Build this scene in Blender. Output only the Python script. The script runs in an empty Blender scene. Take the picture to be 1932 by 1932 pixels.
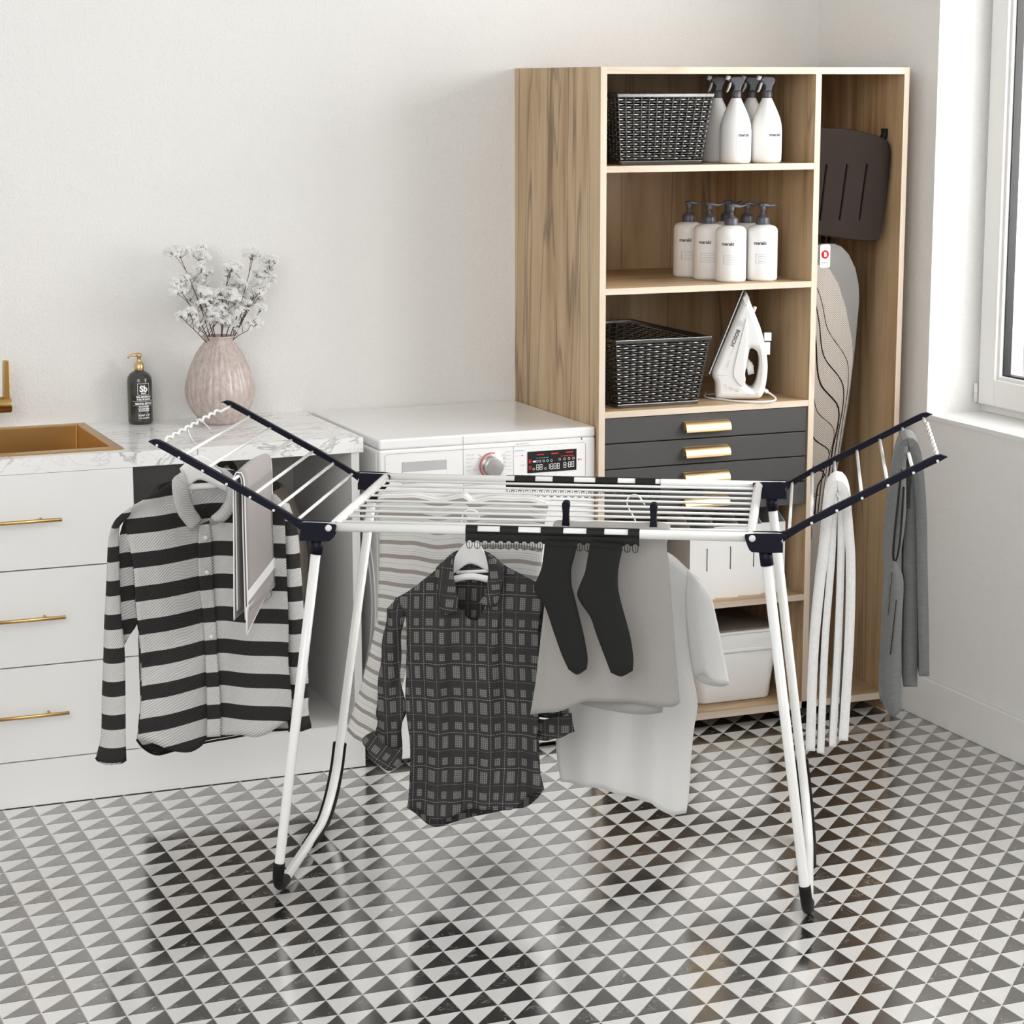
import bpy, bmesh, math, random
from mathutils import Vector, Matrix
random.seed(7)
S = bpy.context.scene
C = S.collection
PI = math.pi
# ---------------------------------------------------------------- camera, world, lights, exposure
cam_d = bpy.data.cameras.new('camera'); cam = bpy.data.objects.new('camera', cam_d); C.objects.link(cam)
cam_d.sensor_fit = 'HORIZONTAL'; cam_d.sensor_width = 36.0; cam_d.lens = 4274.85 / 1932 * 36.0
cam_d.clip_start = 0.1; cam_d.clip_end = 100
YAW, PITCH, ROLL = 0.3907, 0.1862, -0.0011
_f = Vector((math.sin(YAW)*math.cos(PITCH), math.cos(YAW)*math.cos(PITCH), -math.sin(PITCH)))
_r = Vector((math.cos(YAW), -math.sin(YAW), 0)); _u = _r.cross(_f)
_r2 = _r*math.cos(ROLL) + _u*math.sin(ROLL); _u2 = -_r*math.sin(ROLL) + _u*math.cos(ROLL)
M3 = Matrix((_r2, _u2, -_f)).transposed()
cam.matrix_world = Matrix.Translation((-1.8986, -5.8981, 1.7394)) @ M3.to_4x4()
S.camera = cam
w = bpy.data.worlds.new('world'); S.world = w; w.use_nodes = True
w.node_tree.nodes['Background'].inputs[0].default_value = (1.0, 0.992, 0.98, 1)
w.node_tree.nodes['Background'].inputs[1].default_value = 0.63
def area(name, loc, target, sx, sy, power, col=(1, 1, 1), spread=PI):
    d = bpy.data.lights.new(name, 'AREA'); d.shape = 'RECTANGLE'; d.size = sx; d.size_y = sy; d.energy = power; d.color = col; d.spread = spread
    o = bpy.data.objects.new(name, d); C.objects.link(o); o.location = loc
    o.rotation_euler = (Vector(target) - Vector(loc)).to_track_quat('-Z', 'Y').to_euler()
    return o
area('window_daylight', (2.15, -1.95, 1.75), (0.0, -1.1, 0.9), 2.3, 1.5, 85, (1.0, 0.99, 0.98))
area('room_fill', (-2.6, -5.2, 2.6), (0.2, -0.4, 0.7), 2.6, 2.2, 74, (1.0, 0.99, 0.975))  # unseen soft fill from the front left, added to light the room
S.view_settings.view_transform = 'Standard'; S.view_settings.look = 'None'
S.view_settings.gamma = 1; S.view_settings.use_curve_mapping = False
S.view_settings.exposure = 0.12
S.cycles.use_denoising = True
S.cycles.max_bounces = 8; S.cycles.diffuse_bounces = 5; S.cycles.glossy_bounces = 5; S.cycles.transmission_bounces = 6
S.cycles.sample_clamp_indirect = 6

# ---------------------------------------------------------------- materials
def nmat(name):
    m = bpy.data.materials.new(name); m.use_nodes = True
    return m, m.node_tree, m.node_tree.nodes['Principled BSDF']
class NT:
    def __init__(s, t): s.t = t
    def n(s, ty, **kw):
        x = s.t.nodes.new(ty)
        for k, v in kw.items(): setattr(x, k, v)
        return x
    def l(s, a, b): s.t.links.new(a, b)
    def setin(s, sock, v):
        if hasattr(v, 'is_output') or isinstance(v, bpy.types.NodeSocket): s.l(v, sock)
        else: sock.default_value = v
    def m(s, op, a, b=0.0, c=0.0):
        x = s.n('ShaderNodeMath', operation=op)
        s.setin(x.inputs[0], a); s.setin(x.inputs[1], b); s.setin(x.inputs[2], c)
        return x.outputs[0]
    def stripe(s, v, period, off, width):      # 1 inside [off, off+width) of each period
        a = s.m('SUBTRACT', v, off); a = s.m('DIVIDE', a, period); a = s.m('FRACT', a)
        a = s.m('ADD', a, 0.0)
        return s.m('LESS_THAN', a, width/period)
    def mix(s, f, a, b):
        x = s.n('ShaderNodeMix', data_type='RGBA')
        s.setin(x.inputs[0], f)
        for i, v in ((6, a), (7, b)):
            if isinstance(v, tuple): x.inputs[i].default_value = (*v, 1) if len(v) == 3 else v
            else: s.l(v, x.inputs[i])
        return x.outputs[2]
    def noise(s, vec, scale, detail=3, rough=.5, dist=0.0):
        x = s.n('ShaderNodeTexNoise'); s.setin(x.inputs['Scale'], scale); x.inputs['Detail'].default_value = detail
        x.inputs['Roughness'].default_value = rough; x.inputs['Distortion'].default_value = dist
        if vec is not None: s.l(vec, x.inputs['Vector'])
        return x.outputs[0]
    def ramp(s, f, stops):
        x = s.n('ShaderNodeValToRGB'); e = x.color_ramp.elements
        e[0].position, e[0].color = stops[0][0], (*stops[0][1], 1); e[1].position, e[1].color = stops[-1][0], (*stops[-1][1], 1)
        for p, c in stops[1:-1]:
            q = e.new(p); q.color = (*c, 1)
        s.l(f, x.inputs[0]); return x.outputs[0]
    def map(s, vec, scale=(1, 1, 1), rot=(0, 0, 0), loc=(0, 0, 0)):
        x = s.n('ShaderNodeMapping'); x.inputs['Scale'].default_value = scale; x.inputs['Rotation'].default_value = rot
        x.inputs['Location'].default_value = loc; s.l(vec, x.inputs['Vector']); return x.outputs[0]
    def obj(s): return s.n('ShaderNodeTexCoord').outputs['Object']
    def uv(s): return s.n('ShaderNodeTexCoord').outputs['UV']
    def pos(s): return s.n('ShaderNodeNewGeometry').outputs['Position']
    def xyz(s, v):
        x = s.n('ShaderNodeSeparateXYZ'); s.l(v, x.inputs[0]); return x.outputs
    def bump(s, b, h, strength=.2, dist=.002):
        x = s.n('ShaderNodeBump'); x.inputs['Strength'].default_value = strength; x.inputs['Distance'].default_value = dist
        s.l(h, x.inputs['Height']); s.l(x.outputs[0], b.inputs['Normal'])
def plain(name, col, rough=.5, metal=0.0, ior=1.45, coat=0.0, bump=None, emit=None, sheen=0):
    m, t, b = nmat(name)
    b.inputs['Base Color'].default_value = (*col, 1); b.inputs['Roughness'].default_value = rough
    b.inputs['Metallic'].default_value = metal; b.inputs['IOR'].default_value = ior; b.inputs['Coat Weight'].default_value = coat
    b.inputs['Sheen Weight'].default_value = sheen
    if emit: b.inputs['Emission Color'].default_value = (*emit[0], 1); b.inputs['Emission Strength'].default_value = emit[1]
    if bump:
        n = NT(t); n.bump(b, n.noise(n.pos(), bump[0], 3), bump[1], bump[2])
    return m
MT = {}
def stucco(name, col):
    m, t, b = nmat(name); n = NT(t); p = n.pos()
    a = n.noise(p, 160, 4, .6); c = n.noise(p, 45, 3, .6)
    col2 = tuple(x*.93 for x in col)
    b.inputs['Roughness'].default_value = .9
    n.l(n.mix(n.m('MULTIPLY', n.m('GREATER_THAN', a, .60), .5), col, col2), b.inputs['Base Color'])
    n.bump(b, n.m('ADD', a, n.m('MULTIPLY', c, .8)), .55, .004)
    return m
MT['wall'] = stucco('stucco_wall', (.79, .785, .765))
def tile_mat(name, dark):
    m, t, b = nmat(name); n = NT(t); p = n.pos()
    q = n.map(p, (1, 1, 1), (0, 0, .6))
    v = n.noise(q, 22, 5, .62, 1.6)
    line = n.m('LESS_THAN', n.m('ABSOLUTE', n.m('SUBTRACT', v, .5)), .008)
    patch = n.m('GREATER_THAN', n.noise(p, 13, 2, .5), .54)
    f = n.m('MULTIPLY', line, patch)
    if dark:
        bl = n.m('MULTIPLY', n.m('GREATER_THAN', n.noise(p, 75, 4, .7), .63), patch)
        f = n.m('MAXIMUM', n.m('MULTIPLY', f, .55), n.m('MULTIPLY', bl, .5))
        n.l(n.mix(f, (.012, .011, .010), (.55, .53, .5)), b.inputs['Base Color'])
    else:
        n.l(n.mix(n.m('MULTIPLY', f, .25), (.74, .73, .71), (.45, .44, .43)), b.inputs['Base Color'])
    b.inputs['Roughness'].default_value = .5; b.inputs['IOR'].default_value = 1.3
    gl = n.n('ShaderNodeBsdfGlossy'); gl.inputs['Roughness'].default_value = .14; gl.inputs['Color'].default_value = (.95, .94, .93, 1)
    lw = n.n('ShaderNodeLayerWeight'); mx = n.n('ShaderNodeMixShader')
    n.l(n.m('ADD', .03, n.m('MULTIPLY', n.m('POWER', lw.outputs['Facing'], 2.0), .92 if dark else .6)), mx.inputs[0])
    n.l(b.outputs[0], mx.inputs[1]); n.l(gl.outputs[0], mx.inputs[2]); n.l(mx.outputs[0], t.nodes['Material Output'].inputs[0])
    return m
MT['tile_dark'] = tile_mat('dark_marble', True); MT['tile_white'] = tile_mat('white_marble', False)
MT['grout'] = plain('grout', (.82, .80, .77), .6)
def wood(name, axis, cols, darkc, rough=.45, fib=1.0):
    # axis = grain direction 0 x, 2 z
    m, t, b = nmat(name); n = NT(t); p = n.pos()
    sc = [1, 1, 1]; sc[axis] = .12
    q = n.map(p, tuple(sc))
    warp = n.noise(n.map(p, tuple(x*.8 for x in sc)), 3.5, 2, .5)
    big = n.noise(q, 9, 3, .55, .7)
    sc2 = [1, 1, 1]; sc2[axis] = .02
    fine = n.noise(n.map(p, tuple(sc2)), 260, 3, .6)
    mid = n.noise(n.map(p, tuple(x if i != axis else .07 for i, x in enumerate([1, 1, 1]))), 26, 4, .6, .5)
    base = n.ramp(n.m('ADD', n.m('MULTIPLY', big, .65), n.m('MULTIPLY', mid, .4)), [(.36, cols[0]), (.5, cols[1]), (.64, cols[2])])
    vein = n.m('ABSOLUTE', n.m('SUBTRACT', n.noise(n.map(p, tuple(x if x == 1 else .07 for x in sc)), 8, 3, .5, .6), .5))
    veinm = n.m('MULTIPLY', n.m('SUBTRACT', 1.0, n.m('MINIMUM', n.m('DIVIDE', vein, .022), 1.0)), n.m('MINIMUM', n.m('MULTIPLY', n.m('MAXIMUM', n.m('SUBTRACT', warp, .45), 0), 4.5), .6))
    c1 = n.mix(veinm, base, darkc)
    fm = n.m('MULTIPLY', n.m('SUBTRACT', fine, .45), .5*fib)
    c2 = n.mix(n.m('MAXIMUM', fm, 0), c1, darkc)
    n.l(c2, b.inputs['Base Color']); b.inputs['Roughness'].default_value = rough
    n.bump(b, fine, .12, .001)
    return m
WC = ((.28, .175, .085), (.47, .325, .18), (.58, .43, .265))
MT['wood_v'] = wood('walnut_vertical', 2, WC, (.09, .05, .028))
MT['wood_h'] = wood('walnut_horizontal', 0, WC, (.13, .075, .04))
EC = ((.50, .40, .30), (.59, .49, .38), (.65, .55, .44))
MT['edge_v'] = wood('edge_vertical', 2, EC, (.45, .34, .25), .5, .4)
MT['edge_h'] = wood('edge_horizontal', 0, EC, (.45, .34, .25), .5, .4)
MT['lacquer'] = plain('white_lacquer', (.80, .795, .78), .3)
MT['enamel'] = plain('white_enamel', (.82, .82, .81), .22, coat=.3)
MT['charcoal'] = plain('charcoal_front', (.065, .063, .061), .5, ior=1.35)
MT['gold'] = plain('satin_gold', (.68, .50, .27), .36, 1.0)
MT['brass'] = plain('brushed_brass', (.50, .31, .12), .32, 1.0)
MT['navy'] = plain('navy_plastic', (.004, .004, .014), .4, ior=1.3)
MT['rubber'] = plain('black_rubber', (.009, .009, .009), .6, ior=1.3)
MT['black'] = plain('black_plastic', (.011, .011, .010), .5, ior=1.3)
MT['tube'] = plain('white_coated_steel', (.86, .86, .84), .25, coat=.3)
MT['steel'] = plain('brushed_steel', (.62, .62, .61), .3, 1.0)
MT['whiteplastic'] = plain('white_plastic', (.83, .825, .81), .35)
MT['greyplastic'] = plain('grey_plastic', (.45, .45, .45), .4)
MT['pump'] = plain('slate_plastic', (.075, .075, .09), .3)
MT['print'] = plain('grey_print', (.08, .08, .08), .6)
MT['palep'] = plain('pale_print', (.42, .42, .42), .6)
MT['label'] = plain('paper_label', (.84, .84, .84), .6)
MT['red'] = plain('red_print', (.75, .02, .03), .4)
MT['blue'] = plain('blue_print', (.06, .42, .6), .4)
MT['whitep'] = plain('white_print', (.9, .9, .9), .4)
MT['screen'] = plain('screen_black', (.012, .011, .010), .12)
MT['wicker'] = plain('black_wicker', (.012, .012, .011), .2, ior=2.2)
MT['glass_dark'] = plain('smoked_glass', (.035, .036, .032), .07, coat=.5)
MT['stem'] = plain('dry_stem', (.09, .055, .03), .8)
m, t, b = nmat('white_blossom'); b.inputs['Base Color'].default_value = (.95, .95, .94, 1); b.inputs['Roughness'].default_value = .8
_n = NT(t); _tr = _n.n('ShaderNodeBsdfTranslucent'); _tr.inputs[0].default_value = (.95, .95, .94, 1); _mx = _n.n('ShaderNodeMixShader'); _mx.inputs[0].default_value = .5
_n.l(b.outputs[0], _mx.inputs[1]); _n.l(_tr.outputs[0], _mx.inputs[2]); _n.l(_mx.outputs[0], t.nodes['Material Output'].inputs[0]); MT['blossom'] = m
MT['umber'] = plain('umber_plastic', (.020, .013, .010), .6, ior=1.18)
MT['lid_shade'] = plain('shaded_lid', (.20, .175, .15), .5)  # grey-beige lid top, its shade put into the colour
MT['pvc'] = plain('window_pvc', (.78, .775, .76), .35)
MT['gasket'] = plain('black_gasket', (.01, .01, .01), .5)
def marble():
    m, t, b = nmat('white_marble_counter'); n = NT(t); p = n.map(n.pos(), (1, 2.2, 2.2), (0, 0, .12))
    v = n.noise(p, 3.2, 7, .6, 1.6)
    l1 = n.m('SUBTRACT', 1.0, n.m('MINIMUM', n.m('DIVIDE', n.m('ABSOLUTE', n.m('SUBTRACT', v, .5)), .022), 1))
    v2 = n.noise(p, 7, 6, .6, 1.2)
    l2 = n.m('SUBTRACT', 1.0, n.m('MINIMUM', n.m('DIVIDE', n.m('ABSOLUTE', n.m('SUBTRACT', v2, .52)), .012), 1))
    f = n.m('MAXIMUM', n.m('MULTIPLY', l1, n.m('MULTIPLY', n.noise(p, 5, 2), 1.25)), n.m('MULTIPLY', l2, .35))
    n.l(n.mix(f, (.84, .835, .825), (.30, .31, .32)), b.inputs['Base Color']); b.inputs['Roughness'].default_value = .16
    return m
MT['marble'] = marble()
def ceramic():
    m, t, b = nmat('mauve_ceramic'); n = NT(t)
    v = n.noise(n.map(n.pos(), (1, 1, .5)), 90, 4, .6)
    n.l(n.ramp(v, [(.35, (.40, .33, .30)), (.65, (.56, .48, .45))]), b.inputs['Base Color']); b.inputs['Roughness'].default_value = .3
    n.bump(b, v, .15, .001); return m
MT['ceramic'] = ceramic()
# fabrics
def twill(n, b, uvv, scale=1.0, amt=.5, ang=.9):
    w_ = n.n('ShaderNodeTexWave'); w_.inputs['Scale'].default_value = 62*scale; w_.inputs['Distortion'].default_value = 1.5
    w_.inputs['Detail'].default_value = 1; n.l(n.map(uvv, (1, 1, 1), (0, 0, ang)), w_.inputs['Vector'])
    n.bump(b, w_.outputs[1], amt, .0015)
    return w_.outputs[1]
def fabric(name, col, var=.9, nscale=180, bump=.3, sheen=.2, stretch=(1, 1, 1)):
    m, t, b = nmat(name); n = NT(t); v = n.noise(n.map(n.pos(), stretch), nscale, 3, .6)
    n.l(n.mix(v, tuple(c*var for c in col), col), b.inputs['Base Color']); b.inputs['Roughness'].default_value = .9
    b.inputs['Sheen Weight'].default_value = sheen; n.bump(b, v, bump, .001); return m
MT['grey_cloth'] = fabric('pale_grey_jersey', (.38, .365, .345), .9)
MT['white_cloth'] = fabric('white_jersey', (.74, .74, .72), .95)
MT['sock'] = fabric('black_knit', (.011, .011, .010), .7, 300, .3, 0)
MT['terry'] = fabric('white_terry', (.84, .835, .82), .8, 130, .9)
MT['trouser'] = fabric('grey_suiting', (.165, .17, .165), .6, 220, .2, .1, (.25, .25, 1))
MT['mauve_cloth'] = fabric('mauve_grey_linen', (.33, .30, .29), .95)
MT['whitehem'] = fabric('white_hem', (.86, .86, .84), .97)
MT['tweed'] = fabric('brown_tweed', (.20, .155, .11), .35, 260, .5)
def striped_A(name, off):
    m, t, b = nmat(name); n = NT(t); z = n.xyz(n.pos())[2]
    s = n.stripe(z, .0765, off, .0345)
    uvv = n.uv(); wv = twill(n, b, uvv, 1.0, .6)
    light = n.mix(n.m('MULTIPLY', wv, .55), (.66, .655, .635), (.46, .455, .44)); dark = n.mix(wv, (.030, .027, .025), (.018, .016, .015))
    n.l(n.mix(s, light, dark), b.inputs['Base Color']); b.inputs['Roughness'].default_value = .92; return m
MT['stripeA'] = striped_A('stripe_black_white', .534)
MT['stripeA_sleeve'] = striped_A('stripe_black_white_sleeve', .478)
MT['stripeA_sleeve2'] = striped_A('stripe_black_white_far_sleeve', .505)
def heather():
    m, t, b = nmat('heather_twill'); n = NT(t); wv = twill(n, b, n.uv(), 1.1, .6, -.9)
    n.l(n.mix(n.m('MULTIPLY', wv, .6), (.64, .635, .615), (.43, .425, .41)), b.inputs['Base Color']); b.inputs['Roughness'].default_value = .92; return m
MT['heather'] = heather()
def plaid():
    m, t, b = nmat('dark_plaid'); n = NT(t); o = n.xyz(n.uv()); x, y = o[0], o[1]
    cb = n.m('MAXIMUM', n.stripe(x, .058, 0, .0115), n.stripe(x, .058, .027, .0165))
    rb = n.m('MAXIMUM', n.stripe(y, .078, 0, .0265), n.stripe(y, .078, .040, .0165))
    grid = n.m('MULTIPLY', n.m('SUBTRACT', 1, n.stripe(x, .0042, 0, .0010)), n.m('SUBTRACT', 1, n.stripe(y, .0042, 0, .0010)))
    blk = n.m('MULTIPLY', n.m('MULTIPLY', cb, rb), grid)
    base = n.mix(n.m('MULTIPLY', n.m('ADD', cb, rb), .5), (.024, .025, .026), (.036, .030, .028))
    c1 = n.mix(blk, base, (.21, .205, .19))
    tl = n.m('MAXIMUM', n.stripe(x, .029, .0205, .0009), n.stripe(y, .039, .0325, .0009))
    dash = n.m('MULTIPLY', n.stripe(y, .006, 0, .0038), n.stripe(x, .006, 0, .0042))
    c2 = n.mix(n.m('MULTIPLY', n.m('MULTIPLY', tl, dash), n.m('SUBTRACT', 1, blk)), c1, (.32, .31, .29))
    n.l(c2, b.inputs['Base Color']); b.inputs['Roughness'].default_value = .85
    n.bump(b, n.noise(n.pos(), 300, 2), .15, .001); return m
MT['plaid'] = plaid()
def linen():
    m, t, b = nmat('taupe_striped_linen'); n = NT(t); y = n.xyz(n.uv())[1]; P = .066; W_ = .0098
    band = n.m('MAXIMUM', n.stripe(y, P, 0, W_), n.stripe(y, P, .033, W_))
    th = n.stripe(y, P, .021, .0008)
    for q in (.0465, .0515, .0575): th = n.m('MAXIMUM', th, n.stripe(y, P, q, .0008))
    c = n.mix(band, (.74, .735, .71), (.36, .325, .295)); c = n.mix(th, c, (.45, .44, .42))
    n.l(c, b.inputs['Base Color']); b.inputs['Roughness'].default_value = .9
    n.bump(b, n.noise(n.pos(), 300, 2), .2, .001); return m
MT['linen'] = linen()
def perf():
    m, t, b = nmat('perforated_board'); n = NT(t); o = n.xyz(n.pos()); x, z = o[0], o[2]
    sx = n.m('SINE', n.m('MULTIPLY', x, 2*PI/.0058)); sz = n.m('SINE', n.m('MULTIPLY', z, 2*PI/.0058))
    dots = n.m('GREATER_THAN', n.m('MULTIPLY', sx, sz), .25)
    n.l(n.mix(dots, (.40, .355, .31), (.06, .048, .038)), b.inputs['Base Color']); b.inputs['Roughness'].default_value = .45
    return m
MT['perf'] = perf()
MT['boardgrey'] = plain('grey_board_rim', (.13, .125, .115), .45, .2)
m, t, b = nmat('window_glass'); b.inputs['Base Color'].default_value = (1, 1, 1, 1); b.inputs['Roughness'].default_value = 0
b.inputs['Transmission Weight'].default_value = 1; b.inputs['IOR'].default_value = 1.01; MT['glass'] = m

# ---------------------------------------------------------------- geometry helpers
def new_mesh(name, verts, faces, uvs=None, smooth=False):
    me = bpy.data.meshes.new(name); me.from_pydata([tuple(v) for v in verts], [], faces); me.update()
    if uvs:
        ul = me.uv_layers.new(name='UVMap')
        for l in me.loops: ul.data[l.index].uv = uvs[l.vertex_index]
    if smooth: me.polygons.foreach_set('use_smooth', [True]*len(me.polygons))
    return me
class G:
    """collects shapes, then links them as ONE mesh object"""
    def __init__(s): s.v = []; s.f = []; s.mi = []; s.sm = []; s.uv = None
    def add(s, V, F, mi=0, sm=False):
        k = len(s.v); s.v += [Vector(p) for p in V]; s.f += [tuple(i+k for i in f) for f in F]; s.mi += [mi]*len(F); s.sm += [sm]*len(F); return s
    def box(s, x0, x1, y0, y1, z0, z1, mi=0):
        V = [(x, y, z) for z in (z0, z1) for y in (y0, y1) for x in (x0, x1)]
        return s.add(V, [(0, 2, 3, 1), (4, 5, 7, 6), (0, 1, 5, 4), (2, 6, 7, 3), (0, 4, 6, 2), (1, 3, 7, 5)], mi)
    def tube(s, pts, r, seg=10, mi=0, cap=True, closed=False):
        pts = [Vector(p) for p in pts]; n = len(pts); V = []; F = []
        rs = r if isinstance(r, (list, tuple)) else [r]*n
        prev = None
        for i, p in enumerate(pts):
            if closed: d = pts[(i+1) % n] - pts[i-1]
            else: d = (pts[min(i+1, n-1)] - pts[max(i-1, 0)])
            d = d.normalized() if d.length > 1e-9 else Vector((0, 0, 1))
            if prev is None:
                a = Vector((0, 0, 1)) if abs(d.z) < .9 else Vector((1, 0, 0)); prev = (a - d*a.dot(d)).normalized()
            else: prev = (prev - d*prev.dot(d)).normalized()
            q = d.cross(prev)
            for k in range(seg):
                a = 2*PI*k/seg; V.append(p + (prev*math.cos(a) + q*math.sin(a))*rs[i])
        for i in range(n if closed else n-1):
            j = (i+1) % n
            for k in range(seg): F.append((i*seg+k, i*seg+(k+1) % seg, j*seg+(k+1) % seg, j*seg+k))
        if cap and not closed: F += [tuple(range(seg))[::-1], tuple((n-1)*seg+k for k in range(seg))]
        return s.add(V, F, mi, True)
    def lathe(s, prof, seg=40, cx=0, cy=0, mi=0, rib=None, sy=1.0):
        V = []; F = []
        for r, z in prof:
            for k in range(seg):
                a = 2*PI*k/seg; rr = r*(1 + (rib(a, z) if rib else 0)); V.append((cx+rr*math.cos(a), cy+rr*sy*math.sin(a), z))
        for i in range(len(prof)-1):
            for k in range(seg): F.append((i*seg+k, i*seg+(k+1) % seg, (i+1)*seg+(k+1) % seg, (i+1)*seg+k))
        F.append(tuple(range(seg))[::-1]); F.append(tuple((len(prof)-1)*seg+k for k in range(seg)))
        return s.add(V, F, mi, True)
    def prism(s, poly, a0, a1, axis='y', mi=0):
        n = len(poly)
        def P(p, a): return {'y': (p[0], a, p[1]), 'x': (a, p[0], p[1]), 'z': (p[0], p[1], a)}[axis]
        V = [P(p, a0) for p in poly] + [P(p, a1) for p in poly]
        return s.add(V, [tuple(range(n))[::-1], tuple(range(n, 2*n))] + [(i, (i+1) % n, n+(i+1) % n, n+i) for i in range(n)], mi)
    def mesh(s, me, f=lambda p: p, mi=0, sm=False):
        return s.add([f(v.co) for v in me.vertices], [tuple(p.vertices) for p in me.polygons], mi, sm)
    def build(s, name, mats, parent=None, bevel=0, off=(0, 0, 0), segs=2, fixn=True):
        off = Vector(off); me = bpy.data.meshes.new(name); me.from_pydata([tuple(v-off) for v in s.v], [], s.f); me.update()
        for mm in (mats if isinstance(mats, (list, tuple)) else [mats]): me.materials.append(MT[mm] if isinstance(mm, str) else mm)
        me.polygons.foreach_set('material_index', s.mi); me.polygons.foreach_set('use_smooth', s.sm)
        if fixn:
            bm = bmesh.new(); bm.from_mesh(me); bmesh.ops.recalc_face_normals(bm, faces=bm.faces); bm.to_mesh(me); bm.free()
        o = bpy.data.objects.new(name, me); C.objects.link(o)
        if parent: o.parent = parent
        if bevel:
            b_ = o.modifiers.new('bevel', 'BEVEL'); b_.width = bevel; b_.segments = segs; b_.limit_method = 'ANGLE'; b_.angle_limit = .7
            b_.harden_normals = False
        return o
def link(name, me, mat, parent=None):
    o = bpy.data.objects.new(name, me); C.objects.link(o)
    if mat is not None: me.materials.clear(); me.materials.append(MT[mat] if isinstance(mat, str) else mat)
    if parent: o.parent = parent
    return o
def tag(o, label=None, cat=None, group=None, kind=None):
    if label: o['label'] = label
    if cat: o['category'] = cat
    if group: o['group'] = group
    if kind: o['kind'] = kind
    return o
def thing(name, label, cat, loc=(0, 0, 0), rz=0, group=None):
    o = bpy.data.objects.new(name, None); C.objects.link(o); o.location = loc; o.rotation_euler = (0, 0, rz); o.empty_display_size = .05
    return tag(o, label, cat, group)
def tmp_mesh(cu):
    o = bpy.data.objects.new('tmp', cu); C.objects.link(o); dg = bpy.context.evaluated_depsgraph_get(); dg.update()
    me = bpy.data.meshes.new_from_object(o.evaluated_get(dg)); bpy.data.objects.remove(o); bpy.data.curves.remove(cu)
    return me
def text_mesh(s, size, align='LEFT', ext=0.0, space=1.0, bold=0.0):
    cu = bpy.data.curves.new('txt', 'FONT'); cu.body = s; cu.size = size; cu.align_x = align; cu.resolution_u = 3; cu.extrude = ext
    cu.space_character = space; cu.offset = bold
    return tmp_mesh(cu)
def flat(loops, half, bevel=0.0, res=2):
    """outline with holes in the XZ plane, thickness along y, centred on y=0"""
    cu = bpy.data.curves.new('flat', 'CURVE'); cu.dimensions = '2D'; cu.fill_mode = 'BOTH'; cu.extrude = max(half-bevel, 1e-5); cu.bevel_depth = bevel; cu.bevel_resolution = res; cu.offset = -bevel
    for lp in loops:
        sp = cu.splines.new('POLY'); sp.points.add(len(lp)-1); sp.use_cyclic_u = True
        for i, p in enumerate(lp): sp.points[i].co = (p[0], p[1], 0, 1)
    me = tmp_mesh(cu)
    return me
def xz(p): return Vector((p.x, p.z, p.y))
def rrect(x0, x1, z0, z1, r, n=5):
    out = []
    for cx, cz, a0 in ((x1-r, z1-r, 0), (x0+r, z1-r, PI/2), (x0+r, z0+r, PI), (x1-r, z0+r, 1.5*PI)):
        for k in range(n+1):
            a = a0 + PI/2*k/n; out.append((cx+r*math.cos(a), cz+r*math.sin(a)))
    return out
def smooth_poly(pts, it=2):
    for _ in range(it):
        q = []
        for i in range(len(pts)):
            a, b_ = Vector(pts[i]), Vector(pts[(i+1) % len(pts)]); q += [tuple(a*.75+b_*.25), tuple(a*.25+b_*.75)]
        pts = q
    return pts
def spline(pts, n):
    """Catmull-Rom through pts, n samples by arc length"""
    P = [Vector(p) for p in pts]
    if len(P) == 1: return [P[0].copy() for _ in range(n)]
    d = [0]
    for a, b_ in zip(P, P[1:]): d.append(d[-1] + max((b_-a).length, 1e-6))
    out = []
    for i in range(n):
        t_ = d[-1]*i/(n-1); k = 0
        while k < len(P)-2 and d[k+1] < t_: k += 1
        u = (t_-d[k])/(d[k+1]-d[k]); p1, p2 = P[k], P[k+1]
        L = d[k+1]-d[k]
        m1 = (p2-P[k-1])*(L/(d[k+1]-d[k-1])) if k > 0 else (p2-p1)
        m2 = (P[k+2]-p1)*(L/(d[k+2]-d[k])) if k < len(P)-2 else (p2-p1)
        u2, u3 = u*u, u*u*u
        out.append(p1*(2*u3-3*u2+1) + m1*(u3-2*u2+u) + p2*(-2*u3+3*u2) + m2*(u3-u2))
    return out
def coons(T, R, B, L, nu, nv, fn=None, lin=()):
    T = spline(T, nu+1); B = spline(B, nu+1); L = spline(L, nv+1); R = spline(R, nv+1)
    W = sum((a-b_).length for a, b_ in zip(L, R))/(nv+1); H = sum((a-b_).length for a, b_ in zip(T, B))/(nu+1)
    V = []; UV = []
    for j in range(nv+1):
        v = j/nv
        for i in range(nu+1):
            u = i/nu
            p = T[i]*(1-v) + B[i]*v + L[j]*(1-u) + R[j]*u - (T[0]*(1-u)*(1-v) + T[-1]*u*(1-v) + B[0]*(1-u)*v + B[-1]*u*v)
            if fn: p = p + Vector(fn(u, v, p))
            V.append(p); UV.append((u*W, (1-v)*H))
    F = [(j*(nu+1)+i, (j+1)*(nu+1)+i, (j+1)*(nu+1)+i+1, j*(nu+1)+i+1) for j in range(nv) for i in range(nu)]
    return V, F, UV
def solid(o, t_, off=0):
    m_ = o.modifiers.new('thickness', 'SOLIDIFY'); m_.thickness = t_; m_.offset = off; return o
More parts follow.
